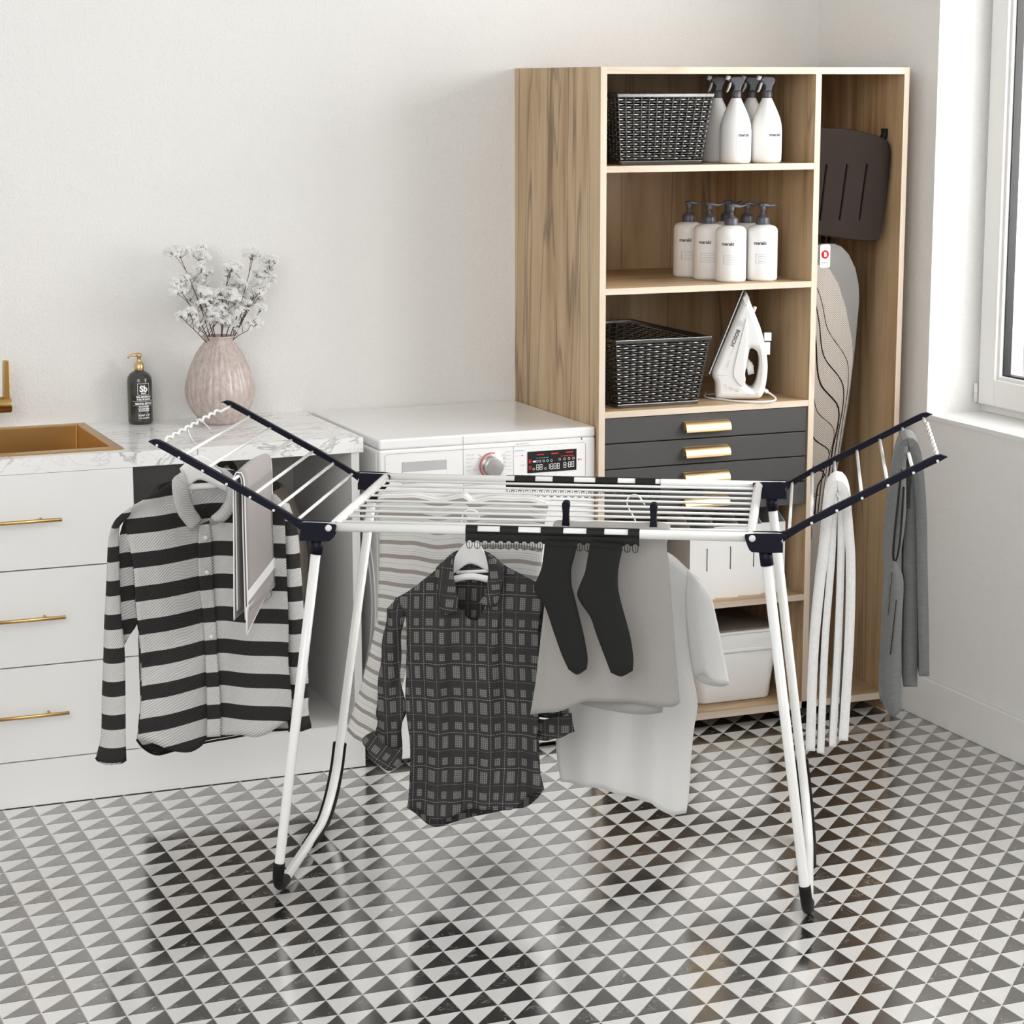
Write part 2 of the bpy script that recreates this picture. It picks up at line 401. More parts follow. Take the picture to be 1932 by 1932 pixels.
# ---------------------------------------------------------------- room
XW = 1.4973
g = G(); g.box(-2.8, XW, 0, .15, -.02, 2.8); tag(g.build('wall_back', 'wall'), 'off-white stucco wall behind the cabinet and washing machine', kind='structure')
WY0, WY1, WZ0, WZ1, WX = -.64, -3.3, .852, 2.35, 1.672  # unseen far end of the window opening lengthened to let in more light
g = G()
g.box(XW, XW+.34, WY0, 0.15, -.02, 2.8); g.box(XW, XW+.34, -4.2, WY1, -.02, 2.8)
g.box(XW, XW+.34, WY1, WY0, -.02, WZ0-.012); g.box(XW, XW+.34, WY1, WY0, WZ1, 2.8)
tag(g.build('wall_right', 'wall'), 'beige stucco wall below the window at right', kind='structure')
g = G(); g.box(XW-.004, WX+.02, WY1, WY0, WZ0-.012, WZ0)
tag(g.build('trim_1', 'lacquer'), 'white window sill board', kind='structure')
g = G(); g.box(XW-.012, XW, -4.2, 0, 0, .118); tag(g.build('baseboard_right', 'lacquer', bevel=.003), 'white baseboard under the window wall', kind='structure')
g = G(); g.box(XW-.03, XW-.012, -.012, 0, 0, .118); g.box(-2.8, -2.2, -.012, 0, 0, .118)
tag(g.build('baseboard_back', 'lacquer'), 'white baseboard of the back wall', kind='structure')
# window: fixed frame, sash, glass, hinge
win = thing('window_1', 'white plastic window in the deep reveal at right', None, (WX, WY0, WZ0)); win['kind'] = 'structure'
def wb(y0, y1, z0, z1, x0, x1): return (x0, x1, y0, y1, z0, z1)
o_ = Vector((WX, WY0, WZ0))
g = G(); x0, x1 = WX, WX+.07
g.box(x0, x1, WY0-.02, WY0, WZ0, WZ1); g.box(x0, x1, WY1, WY1+.02, WZ0, WZ1); g.box(x0, x1, WY1+.02, WY0-.02, WZ0, WZ0+.026); g.box(x0, x1, WY1+.02, WY0-.02, WZ1-.02, WZ1)
g.build('window_frame', 'pvc', win, .002, o_)
def ring(g, y0, y1, z0, z1, w_, xa, xb):
    g.box(xa, xb, y1-w_, y1, z0, z1); g.box(xa, xb, y0, y0+w_, z0, z1); g.box(xa, xb, y0+w_, y1-w_, z0, z0+w_); g.box(xa, xb, y0+w_, y1-w_, z1-w_, z1)
mid = (WY0+WY1)/2
for (a, b_) in ((mid, WY0-.016), (WY1+.016, mid)):
    g = G(); ring(g, a, b_, WZ0+.024, WZ1-.02, .074, WX-.022, WX+.045); sash = g.build('sash', 'pvc', win, .004, o_)
    g = G(); ring(g, a+.072, b_-.072, WZ0+.024+.072, WZ1-.092, .012, WX-.012, WX+.03); g.build('glazing_bead', 'pvc', sash, .003, o_)
    g = G(); ring(g, a+.084, b_-.084, WZ0+.108, WZ1-.104, .0045, WX-.002, WX+.022); g.build('gasket', 'gasket', sash, 0, o_)
    g = G(); g.box(WX+.008, WX+.011, a+.088, b_-.088, WZ0+.112, WZ1-.108); g.build('pane', 'glass', sash, 0, o_)
g = G()
for zc in (.905, 2.2):
    g.tube([(WX-.026, WY0-.012, zc-.026), (WX-.026, WY0-.012, zc+.026)], .0055, 12); g.tube([(WX-.026, WY0-.012, zc-.0015), (WX-.026, WY0-.012, zc)], .006, 12, 1)
g.build('hinge', ['pvc', 'greyplastic'], win, 0, o_)
# outer glazing bars seen through the glass
g = G()
for y in (-.745, -.752, -1.30): g.box(WX+.06, WX+.064, y-.0015, y+.0015, WZ0+.1, WZ1-.1)
g.build('glazing_bar', 'greyplastic', win, 0, o_)

# ---------------------------------------------------------------- floor
P_, AX, AY = .07452812, .01265059, -.00097094
g = G(); g.box(-2.8, XW, -4.2, 0, -.05, -.0014); floor = tag(g.build('floor', 'grout'), 'glossy floor of half black half white triangle tiles', kind='structure')
Mi = cam.matrix_world.inverted()
def px(p):
    q = Mi @ Vector(p); return (966 - 4274.85*q.x/q.z, 966 + 4274.85*q.y/q.z, -q.z)
def tri(i, j, dark):
    x0, y0 = AX+i*P_, AY+j*P_; x1, y1 = x0+P_, y0+P_
    c = [(x0, y0), (x1, y0), (x1, y1)] if dark else [(x0, y0), (x1, y1), (x0, y1)]
    return c
def inset(c, d):
    n = len(c); out = []
    for k in range(n):
        p, a, b_ = Vector(c[k]), Vector(c[k-1]), Vector(c[(k+1) % n])
        e1 = (p-a).normalized(); e2 = (b_-p).normalized(); n1 = Vector((-e1.y, e1.x)); n2 = Vector((-e2.y, e2.x))
        out.append(p + (n1+n2)*(d/(1+n1.dot(n2))))
    return out
def clip(poly, xm, ym):
    def cut(ps, ins, inter):
        out = []
        for k in range(len(ps)):
            a, b_ = ps[k-1], ps[k]
            if ins(b_):
                if not ins(a): out.append(inter(a, b_))
                out.append(b_)
            elif ins(a): out.append(inter(a, b_))
        return out
    def lerp(a, b_, t_): return (a[0]+(b_[0]-a[0])*t_, a[1]+(b_[1]-a[1])*t_)
    ps = cut(poly, lambda p: p[0] <= xm, lambda a, b_: lerp(a, b_, (xm-a[0])/(b_[0]-a[0])))
    return ps and cut(ps, lambda p: p[1] <= ym, lambda a, b_: lerp(a, b_, (ym-a[1])/(b_[1]-a[1])))
cand = []
for i in range(-37, 21):
    for j in range(-56, 1):
        for dark in (True, False):
            c = tri(i, j, dark); cx = sum(p[0] for p in c)/3; cy = sum(p[1] for p in c)/3
            if cx > XW-.012 and min(p[0] for p in c) > XW-.012: continue
            if min(p[1] for p in c) > -.01: continue
            u, v, d = px((cx, cy, 0)); inview = -10 < u < 1942 and -10 < v < 1942
            whole = max(p[0] for p in c) < XW-.013 and max(p[1] for p in c) < 0
            cand.append((0 if inview and whole else 1, d, i, j, dark, whole))
cand.sort()
proto = {}
for dark in (True, False):
    c0 = inset(tri(0, 0, dark), .0008); x0, y0 = AX, AY
    g = G(); g.prism([(p[0]-x0, p[1]-y0) for p in c0], -.006, 0, 'z'); o = g.build('tile', 'tile_dark' if dark else 'tile_white'); proto[dark] = o.data; bpy.data.objects.remove(o)
rest = G()
for n_, (iv, d, i, j, dark, whole) in enumerate(cand):
    if n_ < 300:
        o = bpy.data.objects.new('tile', proto[dark]); C.objects.link(o); o.parent = floor; o.location = (AX+i*P_, AY+j*P_, 0)
    else:
        c = [tuple(p) for p in inset(tri(i, j, dark), .0008)]
        if not whole: c = clip(c, XW-.0125, -.001)
        if c and len(c) >= 3: rest.prism([tuple(p) for p in c], -.006, 0, 'z', 0 if dark else 1)
tag(rest.build('tile_field', ['tile_dark', 'tile_white'], floor), kind='stuff')

# ---------------------------------------------------------------- tall cabinet
XL, CD, CH = .5404, .5722, 1.785; XM0, XM1, XR0, XR1 = 1.165, 1.182, 1.4365, 1.4522
SH = [1.5352, 1.2218, .900, .3605, .055]; TH = .0175
cab = thing('tall_cabinet', 'tall walnut storage cabinet with open shelves and four charcoal drawers', 'cabinet', (XL, 0, 0))
co = Vector((XL, 0, 0)); ET = .0012
def panel(name, x0, x1, y0, y1, z0, z1, mat, edge, parent=cab):
    g = G(); g.box(x0, x1, y0+ET, y1, z0, z1, 0); g.box(x0, x1, y0, y0+ET, z0, z1, 1); return g.build(name, [mat, edge], parent, 0, co)
F_ = -CD
panel('side_panel', XL, XL+TH, F_, 0, 0, CH, 'wood_v', 'edge_v'); panel('side_panel', XR0, XR1, F_, 0, 0, CH, 'wood_v', 'edge_v')
panel('divider', XM0, XM1, F_, -.012, .036, CH-TH, 'wood_v', 'edge_v')
panel('top_panel', XL+TH, XR0, F_, 0, CH-TH, CH, 'wood_h', 'edge_h')
panel('bottom_panel', XL+TH, XR0, F_, 0, .036, .055, 'wood_h', 'edge_h')
panel('back_panel', XL+TH, XR0, -.012, -.001, .055, CH-TH, 'wood_v', 'wood_v')
for z in SH[:4]: panel('shelf', XL+TH, XM0, F_+.0005, -.012, z-.0165, z, 'wood_h', 'edge_h')
for z0, z1 in ((.8155, .8815), (.7475, .8125), (.6785, .7445), (.6135, .6745)):
    g = G(); g.box(XL+TH+.002, XM0-.002, -.568, -.55, z0, z1, 0); g.box(XL+TH+.012, XM0-.012, -.55, -.10, z0+.008, z1-.012, 0)
    dr = g.build('drawer', ['charcoal'], cab, .001, co)
    hz = (z0+z1)/2+.013; prof = []
    for k in range(9):
        a = PI/2*k/8; prof.append((-.568-.022*math.sin(a), hz-.022+.026*math.cos(a)-.004))
    outer = prof; inner = [(y_+.0016 if i_ else y_, z_-.0018) for i_, (y_, z_) in enumerate(prof)]
    inner[0] = (-.568, outer[0][1]-.0018)
    poly = outer+inner[::-1]
    g = G(); g.prism([(p[0], p[1]) for p in poly], .789, .922, 'x'); g.box(.789, .922, -.5692, -.568, hz-.024, hz)
    h = g.build('handle', 'gold', dr, 0, co); 
# ---------------------------------------------------------------- wicker baskets
def basket(label, x0, x1, bx0, bx1, y0, y1, z0, z1):
    t = thing('wicker_basket', label, 'basket', ((bx0+bx1)/2, (y0+y1)/2, z0), group='black wicker baskets in the cabinet'); o_ = Vector(t.location)
    ty = .018
    def corner(sx, sy, f):   # f 0 bottom .. 1 top
        x = (bx0+(x0-bx0)*f) if sx < 0 else (bx1+(x1-bx1)*f); y = (y0+ty*(1-f)) if sy < 0 else (y1-ty*(1-f)); return Vector((x, y, z0+(z1-z0)*f))
    def loop(f, pad=0.0):
        return [corner(-1, -1, f)+Vector((-pad, -pad, 0)), corner(1, -1, f)+Vector((pad, -pad, 0)), corner(1, 1, f)+Vector((pad, pad, 0)), corner(-1, 1, f)+Vector((-pad, pad, 0))]
    def band(name, za, zb, pa, pb):
        g = G(); fa, fb = (za-z0)/(z1-z0), (zb-z0)/(z1-z0)
        A = loop(fa, pa); B = loop(fb, pa); A2 = loop(fa, -pb); B2 = loop(fb, -pb); V = A+B+A2+B2; F = []
        for k in range(4):
            j = (k+1) % 4; F += [(k, j, 4+j, 4+k), (8+k, 12+k, 12+j, 8+j), (k, 8+k, 8+j, j), (4+k, 4+j, 12+j, 12+k)]
        g.add(V, F); return g.build(name, 'wicker', t, .002, o_)
    band('rim', z1-.011, z1, .003, .004)
    g = G(); A = loop(0, .001); B = loop(.06, .002); g.add(A+B, [(3, 2, 1, 0), (4, 5, 6, 7)]+[(k, (k+1) % 4, 4+(k+1) % 4, 4+k) for k in range(4)]); g.build('base', 'wicker', t, .002, o_)
    g = G(); nrow = int((z1-z0-.024)/.0063)
    for s_, (c0, c1) in enumerate((((-1, -1), (1, -1)), ((1, -1), (1, 1)), ((1, 1), (-1, 1)), ((-1, 1), (-1, -1)))):
        nrm = Vector(((0, -1, 0), (1, 0, 0), (0, 1, 0), (-1, 0, 0))[s_]); ln = (corner(*c1, 1)-corner(*c0, 1)).length; npd = max(2, round(ln/.0455))
        det = 10 if s_ in (0, 3) else 6
        for r in range(nrow):
            f = (.013+.0063*r+.003)/(z1-z0); a, b_ = corner(*c0, f), corner(*c1, f); pts = []; n = npd*det; ph_ = []
            for k in range(n+1):
                u = k/n; ph = 2*PI*npd*u + (PI if r % 2 else 0); ph_.append(ph); pts.append(a.lerp(b_, u) + nrm*(.0030*math.cos(ph)-.002))
            V = []; F = []
            for p in pts:
                th_ = .35+.65*(.5+.5*math.cos(ph_[len(V)//5]))**.6
                for dz, dn in ((.0030, 0), (.0018, .0018), (-.0018, .0018), (-.0030, 0), (0, -.001)): V.append(p+nrm*dn*th_+Vector((0, 0, dz*th_)))
            for k in range(n):
                for q in range(5): F.append((k*5+q, k*5+(q+1) % 5, (k+1)*5+(q+1) % 5, (k+1)*5+q))
            g.add(V, F, 0, True)
        for k in range(npd*2+1):
            u = k/(npd*2); a = corner(*c0, .07).lerp(corner(*c1, .07), u); b_ = corner(*c0, .95).lerp(corner(*c1, .95), u)
            g.tube([a-nrm*.0012, b_-nrm*.0012], .0010, 5, 0, False)
    wv = g.build('weave', 'wicker', t, 0, o_, fixn=False); wv['kind'] = 'stuff'
    return t
basket('black wicker basket on the top shelf of the cabinet', .601, .8745, .618, .850, -.545, -.10, 1.5352, 1.7185)
basket('black wicker basket on the shelf beside the steam iron', .601, .8785, .616, .850, -.545, -.055, .900, 1.083)

# ---------------------------------------------------------------- bottles
def wrap(me, r, cx, cy, cz, ang, w_=1.0):
    """lay flat text (x along, y up) around a vertical cylinder"""
    V = []
    for v in me.vertices:
        a = ang + v.co.x/r; V.append(Vector((cx+(r+.0004)*math.cos(a), cy+(r+.0004)*math.sin(a), cz+v.co.y)))
    return V, [tuple(p.vertices) for p in me.polygons]
def strip(g, r, cx, cy, a0, a1, z0, z1, mi=0, n=10):
    V = []
    for k in range(n+1):
        a = a0+(a1-a0)*k/n
        for z in (z0, z1): V.append((cx+r*math.cos(a), cy+r*math.sin(a), z))
    g.add(V, [(2*k, 2*k+2, 2*k+3, 2*k+1) for k in range(n)], mi, True)
def brand_label(t, r, z, wd, hg, ang, szt):
    g = G(); da = wd/r/2; strip(g, r+.0003, 0, 0, ang-da, ang+da, z, z+hg); g.build('label', 'label', t)
    g = G(); V, F = wrap(TX['meraki'], r+.0003, 0, 0, z+hg*.74, ang-da*.87); g.add(V, F)
    for k in range(3):
        strip(g, r+.0006, 0, 0, ang-da*.55, ang+da*(.6-.12*k), z+hg*(.40-.075*k), z+hg*(.40-.075*k)+.0009, 1)
    strip(g, r+.0006, 0, 0, ang-da*.72, ang-da*.69, z+hg*.2, z+hg*.46, 1, 2); strip(g, r+.0006, 0, 0, ang-da*.72, ang+da*.75, z+hg*.455, z+hg*.462, 1); strip(g, r+.0006, 0, 0, ang-da*.72, ang+da*.75, z+hg*.2, z+hg*.207, 1)
    g.build('lettering', ['print', 'palep'], t)
TX = {'meraki': text_mesh('meraki', .0125, bold=.0004)}
def spray_bottle():
    t = thing('spray_bottle', '', 'bottle', group='white trigger spray bottles on the top shelf')
    g = G(); r = .0415
    g.lathe([(.0, .0), (.036, 0), (.0405, .003), (.0415, .010), (.0415, .085), (.0405, .100), (.036, .118), (.028, .138), (.020, .155), (.0145, .166), (.013, .170), (.013, .173)], 40); g.build('body', 'whiteplastic', t)
    brand_label(t, r, .022, .062, .066, -PI/2-.49+.85+.14, .01)
    g = G(); g.lathe([(.0, .170), (.0135, .170), (.014, .172), (.0135, .186), (.011, .190), (.0, .190)], 24)
    me = flat([smooth_poly([(-.012, .186), (.010, .186), (.012, .200), (.021, .213), (.018, .224), (.004, .227), (-.016, .226), (-.022, .216), (-.013, .209), (-.006, .200)], 1)], .0085, .003)
    g.mesh(me, xz, 0, False); g.build('spray_head', 'pump', t)
    g = G(); me = flat([smooth_poly([(-.019, .212), (-.014, .211), (-.017, .198), (-.024, .186), (-.029, .184), (-.024, .196)], 1)], .005, .001); g.mesh(me, xz); g.build('trigger', 'greyplastic', t)
    g = G(); g.tube([(-.018, 0, .221), (-.029, 0, .224)], .0062, 14); g.build('nozzle', 'whiteplastic', t)
    return t
def copy_tree(o, parent=None):
    c = o.copy(); C.objects.link(c); c.parent = parent
    for ch in list(o.children): copy_tree(ch, c)
    return c
sb = spray_bottle()
spots = [(.966, -.500, 'white trigger spray bottle at the shelf front right beside the wicker basket'),
         (1.060, -.497, 'white trigger spray bottle at the right end of the top shelf'),
         (.965, -.395, 'white trigger spray bottle half hidden behind the basket edge'),
         (1.068, -.395, 'white trigger spray bottle standing behind and between the two front ones')]
rz0 = math.radians(-24)
for k, (x, y, lb) in enumerate(spots):
    o = sb if k == 0 else copy_tree(sb)
    o.location = (x, y, 1.5352); o.rotation_euler = (0, 0, math.radians(-8)); o['label'] = lb
def pump_bottle():
    t = thing('pump_bottle', '', 'bottle', group='white pump bottles on the second shelf')
    g = G(); r = .0415
    g.lathe([(.0, 0), (.036, 0), (.0405, .003), (.0415, .009), (.0412, .132), (.0395, .139), (.034, .145), (.020, .1495), (.017, .150), (.0, .150)], 40); g.build('body', 'whiteplastic', t)
    brand_label(t, r, .030, .086, .092, -PI/2-.49+.29, .01)
    g = G(); g.lathe([(.0, .149), (.0185, .149), (.019, .151), (.0182, .166), (.0165, .169), (.011, .172), (.0055, .178), (.0045, .184), (.0075, .186), (.0075, .197), (.006, .199), (.0, .199)], 28)
    g.build('collar', 'pump', t)
    g = G(); g.tube([(-.010, 0, .2005), (.006, 0, .201), (.022, 0, .1985), (.036, 0, .1995), (.046, 0, .203)], [.0045, .0062, .0045, .0032, .0018], 10); g.tube([(0, 0, .196), (0, 0, .201)], .0075, 16)
    g.build('spout', 'pump', t)
    return t
pb = pump_bottle()
spots = [(.962, -.492, 'white pump bottle standing foremost on the second shelf'),
         (1.056, -.494, 'white pump bottle at the right front of the second shelf'),
         (.940, -.405, 'white pump bottle just left of the foremost one, partly overlapped'),
         (.930, -.305, 'leftmost white pump bottle on the second shelf'),
         (1.054, -.410, 'white pump bottle directly behind the right front pump bottle'),
         (1.040, -.320, 'white pump bottle farthest back with only its dark pump showing')]
for k, (x, y, lb) in enumerate(spots):
    o = pb if k == 0 else copy_tree(pb)
    o.location = (x, y, 1.2218); o.rotation_euler = (0, 0, math.radians((0, 2, -2, 0, 3, 1)[k])); o['label'] = lb

# ---------------------------------------------------------------- steam iron (standing on its heel)
iron = thing('steam_iron', 'white steam iron standing upright on its heel with a white cord', 'iron', (1.0, -.47, .900)); io = Vector(iron.location)
body = [(1.013, 1.193), (1.0195, 1.188), (1.028, 1.166), (1.050, 1.118), (1.062, 1.090), (1.072, 1.055), (1.080, 1.020), (1.083, .985), (1.080, .950), (1.074, .922), (1.066, .907), (1.054, .9015), (.945, .9015), (.931, .904), (.931, .925), (.930, .946), (.925, .956), (.919, .966), (.924, .985), (.950, 1.045), (.980, 1.112), (1.004, 1.170)]
hole = [(1.030, 1.041), (1.046, 1.037), (1.057, 1.022), (1.058, .988), (1.053, .955), (1.045, .936), (1.037, .930), (1.024, .937), (1.0155, .946), (1.016, .965), (1.022, 1.000), (1.027, 1.028)]
me = flat([smooth_poly(body, 2), smooth_poly(hole, 2)], .042, .016, 4)
g = G(); g.mesh(me, lambda p: Vector((p.x, -.455+p.y*0+p.z, p.y)), 0, True); ob = g.build('body', 'whiteplastic', iron, 0, io)
yF = -.4975
g = G(); g.add([(1.0055, yF+.012, 1.196), (1.0085, yF+.012, 1.1965), (.9135, yF+.004, .970), (.9105, yF+.004, .972), (1.0055, yF+.072, 1.196), (1.0085, yF+.072, 1.1965), (.9135, yF+.080, .970), (.9105, yF+.080, .972)], [(0, 1, 2, 3), (4, 7, 6, 5), (0, 4, 5, 1), (1, 5, 6, 2), (2, 6, 7, 3), (3, 7, 4, 0)]); g.build('soleplate', 'steel', iron, 0, io)
me = flat([smooth_poly([(1.018, 1.135), (1.021, 1.08), (1.010, .985), (1.020, .955), (1.010, .935), (.993, .948), (.979, .970), (.992, 1.03), (1.008, 1.09)], 2)], .002, .0015)
g = G(); g.mesh(me, lambda p: Vector((p.x, yF-.0005+p.z, p.y)), 0, True); g.build('side_panel', 'whiteplastic', iron, 0, io)
g = G(); g.tube([(1.024, -.455, .980), (1.042, -.455, .984)], .017, 20); g.tube([(1.020, -.455, .985), (1.036, -.455, .998)], .015, 20); g.build('dial', 'whiteplastic', iron, 0, io)
g = G(); g.tube([(1.040, -.455, 1.136), (1.045, -.455, 1.150)], .005, 12); g.build('button', 'whiteplastic', iron, 0, io)
for bb in ((1.072, 1.093, -.464, -.446, 1.058, 1.080), (1.070, 1.090, -.463, -.447, 1.020, 1.054)):
    g = G(); g.box(*bb); g.build('button', 'whiteplastic', iron, .0015, io)
cordp = [(1.066, -.455, .926), (1.080, -.455, .920), (1.092, -.46, .914), (1.106, -.485, .906), (1.100, -.525, .9035), (1.072, -.548, .903), (1.030, -.553, .903), (.985, -.535, .903), (.945, -.505, .903), (.912, -.475, .903), (.902, -.45, .904), (.905, -.43, .908), (.912, -.41, .903), (.940, -.38, .903)]
g = G(); g.tube([(1.064, -.455, .927), (1.086, -.457, .917)], .006, 12); g.tube(spline(cordp, 60), .0028, 8); g.build('cord', 'whiteplastic', iron, 0, io)
ang = math.atan2(1.114-.978, 1.003-.945)
def iron_text(me, x, z, a, g, mi=0):
    ca, sa = math.cos(a), math.sin(a)
    g.mesh(me, lambda p: Vector((x+p.x*ca-p.y*sa, yF-.0028, z+p.x*sa+p.y*ca)), mi)
g = G(); al = -(PI-2.02) - .0
iron_text(text_mesh('BOSCH', .0150, bold=.0005), .9905, 1.094, math.atan2(-.040, -.0165)+0, g)
iron_text(text_mesh('Sensixx x', .0062), .9800, 1.044, math.atan2(-.040, -.0165), g, 1); iron_text(text_mesh('DA30', .0085), .9665, 1.010, math.atan2(-.040, -.0165), g, 1)
iron_text(text_mesh('ANTI', .007), .9545, .944, -1.2, g, 1); iron_text(text_mesh('auto', .005), .9660, .939, -1.2, g, 1); iron_text(text_mesh('tap', .005), .9840, .932, -1.2, g, 1)
for (x, z, r) in ((.9990, 1.1085, .0078), (.976, .932, .0035), (.993, .927, .0035)):
    g.tube([(x+r*math.cos(a), yF-.0028, z+r*math.sin(a)) for a in [2*PI*k/20 for k in range(20)]], .0006, 5, 1, False, True)
g.box(.9975, .9985, yF-.0030, yF-.0024, 1.104, 1.113, 1); g.box(1.0005, 1.0015, yF-.0030, yF-.0024, 1.104, 1.113, 1); g.box(.9985, 1.0005, yF-.0030, yF-.0024, 1.108, 1.109, 1)
g.build('lettering', ['print', 'palep'], iron, 0, io)

for ch in iron.children: ch.data.transform(Matrix.Diagonal((.925, 1, 1, 1)))
iron.rotation_euler = (0, 0, math.radians(-25)); iron.location = (1.000, -.480, .900)
# ---------------------------------------------------------------- magazine files and box
def magfile():
    t = thing('magazine_file', '', 'file', group='white magazine files below the drawers')
    w2 = .036
    me = flat([rrect(-w2, w2, 0, .198, .002), rrect(.004, .0145, .078, .142, .001)], .0015, 0)
    g = G(); g.mesh(me, xz); g.build('front_panel', 'whiteplastic', t)
    side = [(0, 0), (.21, 0), (.21, .21), (.15, .235), (.07, .225), (0, .198)]
    g = G(); g.prism(side, -w2, -w2+.002, 'x'); g.prism(side, w2-.002, w2, 'x'); g.box(-w2, w2, .001, .21, 0, .002); g.box(-w2, w2, .208, .21, 0, .205); g.build('side_panel', 'whiteplastic', t, .0004)
    g = G(); g.box(.003, .0125, .0015, .0025, .077, .143); g.build('slot_filler', 'whiteplastic', t)  # added white plate, keeps the dark interior out of view
    g = G(); g.box(.0128, .0148, .0015, .0025, .078, .142); g.build('slot_shade', 'black', t)  # black strip standing in for the shade at the opening's right side
    return t
mf = magfile()
for k, (x, y, lb) in enumerate([(.872, -.528, 'white slotted magazine file, leftmost of four below the drawers'), (.947, -.522, 'white slotted magazine file, second from left below the drawers'), (1.021, -.518, 'white slotted magazine file behind the top of the rack leg'), (1.094, -.516, 'white slotted magazine file at the right end, nearest the divider')]):
    o = mf if k == 0 else copy_tree(mf)
    o.location = (x, y, .3605); o.rotation_euler = (0, 0, math.radians(-9)); o['label'] = lb
bx = thing('storage_box', 'white plastic storage box with shade-toned lid at the bottom of the cabinet', 'box', (1.0, -.50, .055)); bo = Vector(bx.location)
def taper_box(g, x0, x1, y0, y1, z0, z1, tp, r, mi=0):
    A = rrect(x0+tp, x1-tp, y0+tp, y1-tp, r, 6); B = rrect(x0, x1, y0, y1, r, 6); n = len(A)
    g.add([(p[0], p[1], z0) for p in A]+[(p[0], p[1], z1) for p in B], [tuple(range(n))[::-1], tuple(range(n, 2*n))]+[(i, (i+1) % n, n+(i+1) % n, n+i) for i in range(n)], mi, True)
g = G(); taper_box(g, .866, 1.124, -.515, -.08, .0555, .2035, .014, .03); g.build('body', 'whiteplastic', bx, .006, bo, 3)
g = G(); taper_box(g, .862, 1.128, -.519, -.076, .200, .210, 0, .03); taper_box(g, .868, 1.122, -.513, -.082, .21, .25, -.002, .03); taper_box(g, .865, 1.125, -.516, -.079, .25, .2575, 0, .03); g.build('lid_rim', 'whiteplastic', bx, .0015, bo)
g = G(); taper_box(g, .871, 1.119, -.510, -.085, .2575, .262, .0, .03); g.build('lid', 'lid_shade', bx, .001, bo)

# ---------------------------------------------------------------- ironing board in the right compartment
ib = thing('ironing_board', 'folded ironing board with perforated grey top standing in the right compartment', 'ironing board', (1.29, -.46, .055)); ibo = Vector(ib.location)
def outl(pts, rr): return pts
brd = [(1.184, .075), (1.184, 1.28), (1.196, 1.308), (1.237, 1.316), (1.275, 1.315), (1.300, 1.305), (1.322, 1.285), (1.345, 1.245), (1.357, 1.20), (1.360, 1.155), (1.350, 1.02), (1.336, .884), (1.305, .69), (1.273, .515), (1.240, .26), (1.222, .12), (1.21, .06)]
inn = [(1.190+.002, .10), (1.192, 1.255), (1.237, 1.258), (1.262, 1.245), (1.290, 1.205), (1.315, 1.14), (1.338, 1.05), (1.343, 1.0), (1.336, .93), (1.327, .86), (1.295, .66), (1.264, .50), (1.233, .26), (1.215, .12)]
me = flat([brd], .008, .003, 3); g = G(); g.mesh(me, lambda p: Vector((p.x, -.492+p.z, p.y)), 0, False); g.build('board_rim', 'boardgrey', ib, 0, ibo)
me = flat([inn], .0092, 0); g = G(); g.mesh(me, lambda p: Vector((p.x, -.492+p.z, p.y))); g.build('perforated_top', 'perf', ib, 0, ibo)
edge = [(1.275, 1.315), (1.300, 1.305), (1.322, 1.285), (1.345, 1.245), (1.357, 1.20), (1.360, 1.155), (1.350, 1.02), (1.336, .884), (1.305, .69), (1.273, .515), (1.240, .26)]
g = G(); g.tube(spline([(p[0], -.488, p[1]) for p in edge], 40), .0035, 8); g.build('edge_trim', 'steel', ib, 0, ibo)
g = G()
for k in range(9):
    o1 = .012+.012*k
    pts = [(1.188, -.5016, 1.245-o1*1.2)] + [(1.20+.06*s-.01*k, -.5016, 1.235-o1*1.1-.02*s-(.10+.05*k)*s*s*1.2) for s in (.35, .7, 1.0)] + [(1.275+.052-.013*k, -.5016, .98-.06*k), (1.262+.05-.014*k, -.5016, .80-.03*k), (1.20+.075-.0085*k, -.5016, .55)]
    pts = [p for p in pts if p[0] > 1.186]
    g.tube(spline(pts, 40), .0009+.0007*(k % 3), 4)
ms = g.build('moire_band', 'umber', ib, 0, ibo);  # dark curved tubes added to imitate moire across the mesh
for q, r in (((1.283, 1.335), .008), ((1.262, 1.335), .005), ((1.243, 1.335), .005)):
    g = G(); g.tube([(q[0]+.004, -.475, .9), (q[0]+.012, -.475, q[1]+.03)], r, 12); g.build('leg', 'steel' if r > .006 else 'black', ib, 0, ibo)
rest_ = [(1.188, 1.628), (1.226, 1.627), (1.290, 1.624), (1.350, 1.614), (1.400, 1.600), (1.424, 1.585), (1.4295, 1.556), (1.424, 1.47), (1.409, 1.350), (1.400, 1.326), (1.384, 1.318), (1.30, 1.326), (1.228, 1.338), (1.188, 1.342)]
sm = smooth_poly(rest_, 1)
slots = []
for xa, xb in ((1.226, 1.210), (1.290, 1.271), (1.352, 1.333)):
    slots.append([(xb, 1.38), (xb+.0022, 1.38), (xa+.0022, 1.528), (xa, 1.528)])
me = flat([sm]+slots, .010, .004, 3); g = G(); g.mesh(me, lambda p: Vector((p.x, -.520+p.z, p.y)), 0, False); g.build('iron_rest', 'umber', ib, 0, ibo)
g = G(); g.box(1.19, 1.40, -.507, -.505, 1.35, 1.56); g.build('rest_backing', 'greyplastic', ib, 0, ibo)
g = G(); g.tube([(1.415, -.49, 1.575), (1.430, -.49, 1.605), (1.4295, -.49, 1.622)], .0095, 12); g.tube([(1.23, -.49, 1.61), (1.225, -.49, 1.636)], .0095, 12); g.build('hook', 'black', ib, 0, ibo)
g = G(); me = flat([rrect(1.230, 1.262, 1.250, 1.313, .006)], .0008, 0); g.mesh(me, lambda p: Vector((p.x, -.5012+p.z, p.y))); g.tube([(1.246, -.5018, 1.286), (1.246, -.5030, 1.286)], .0115, 24, 1)
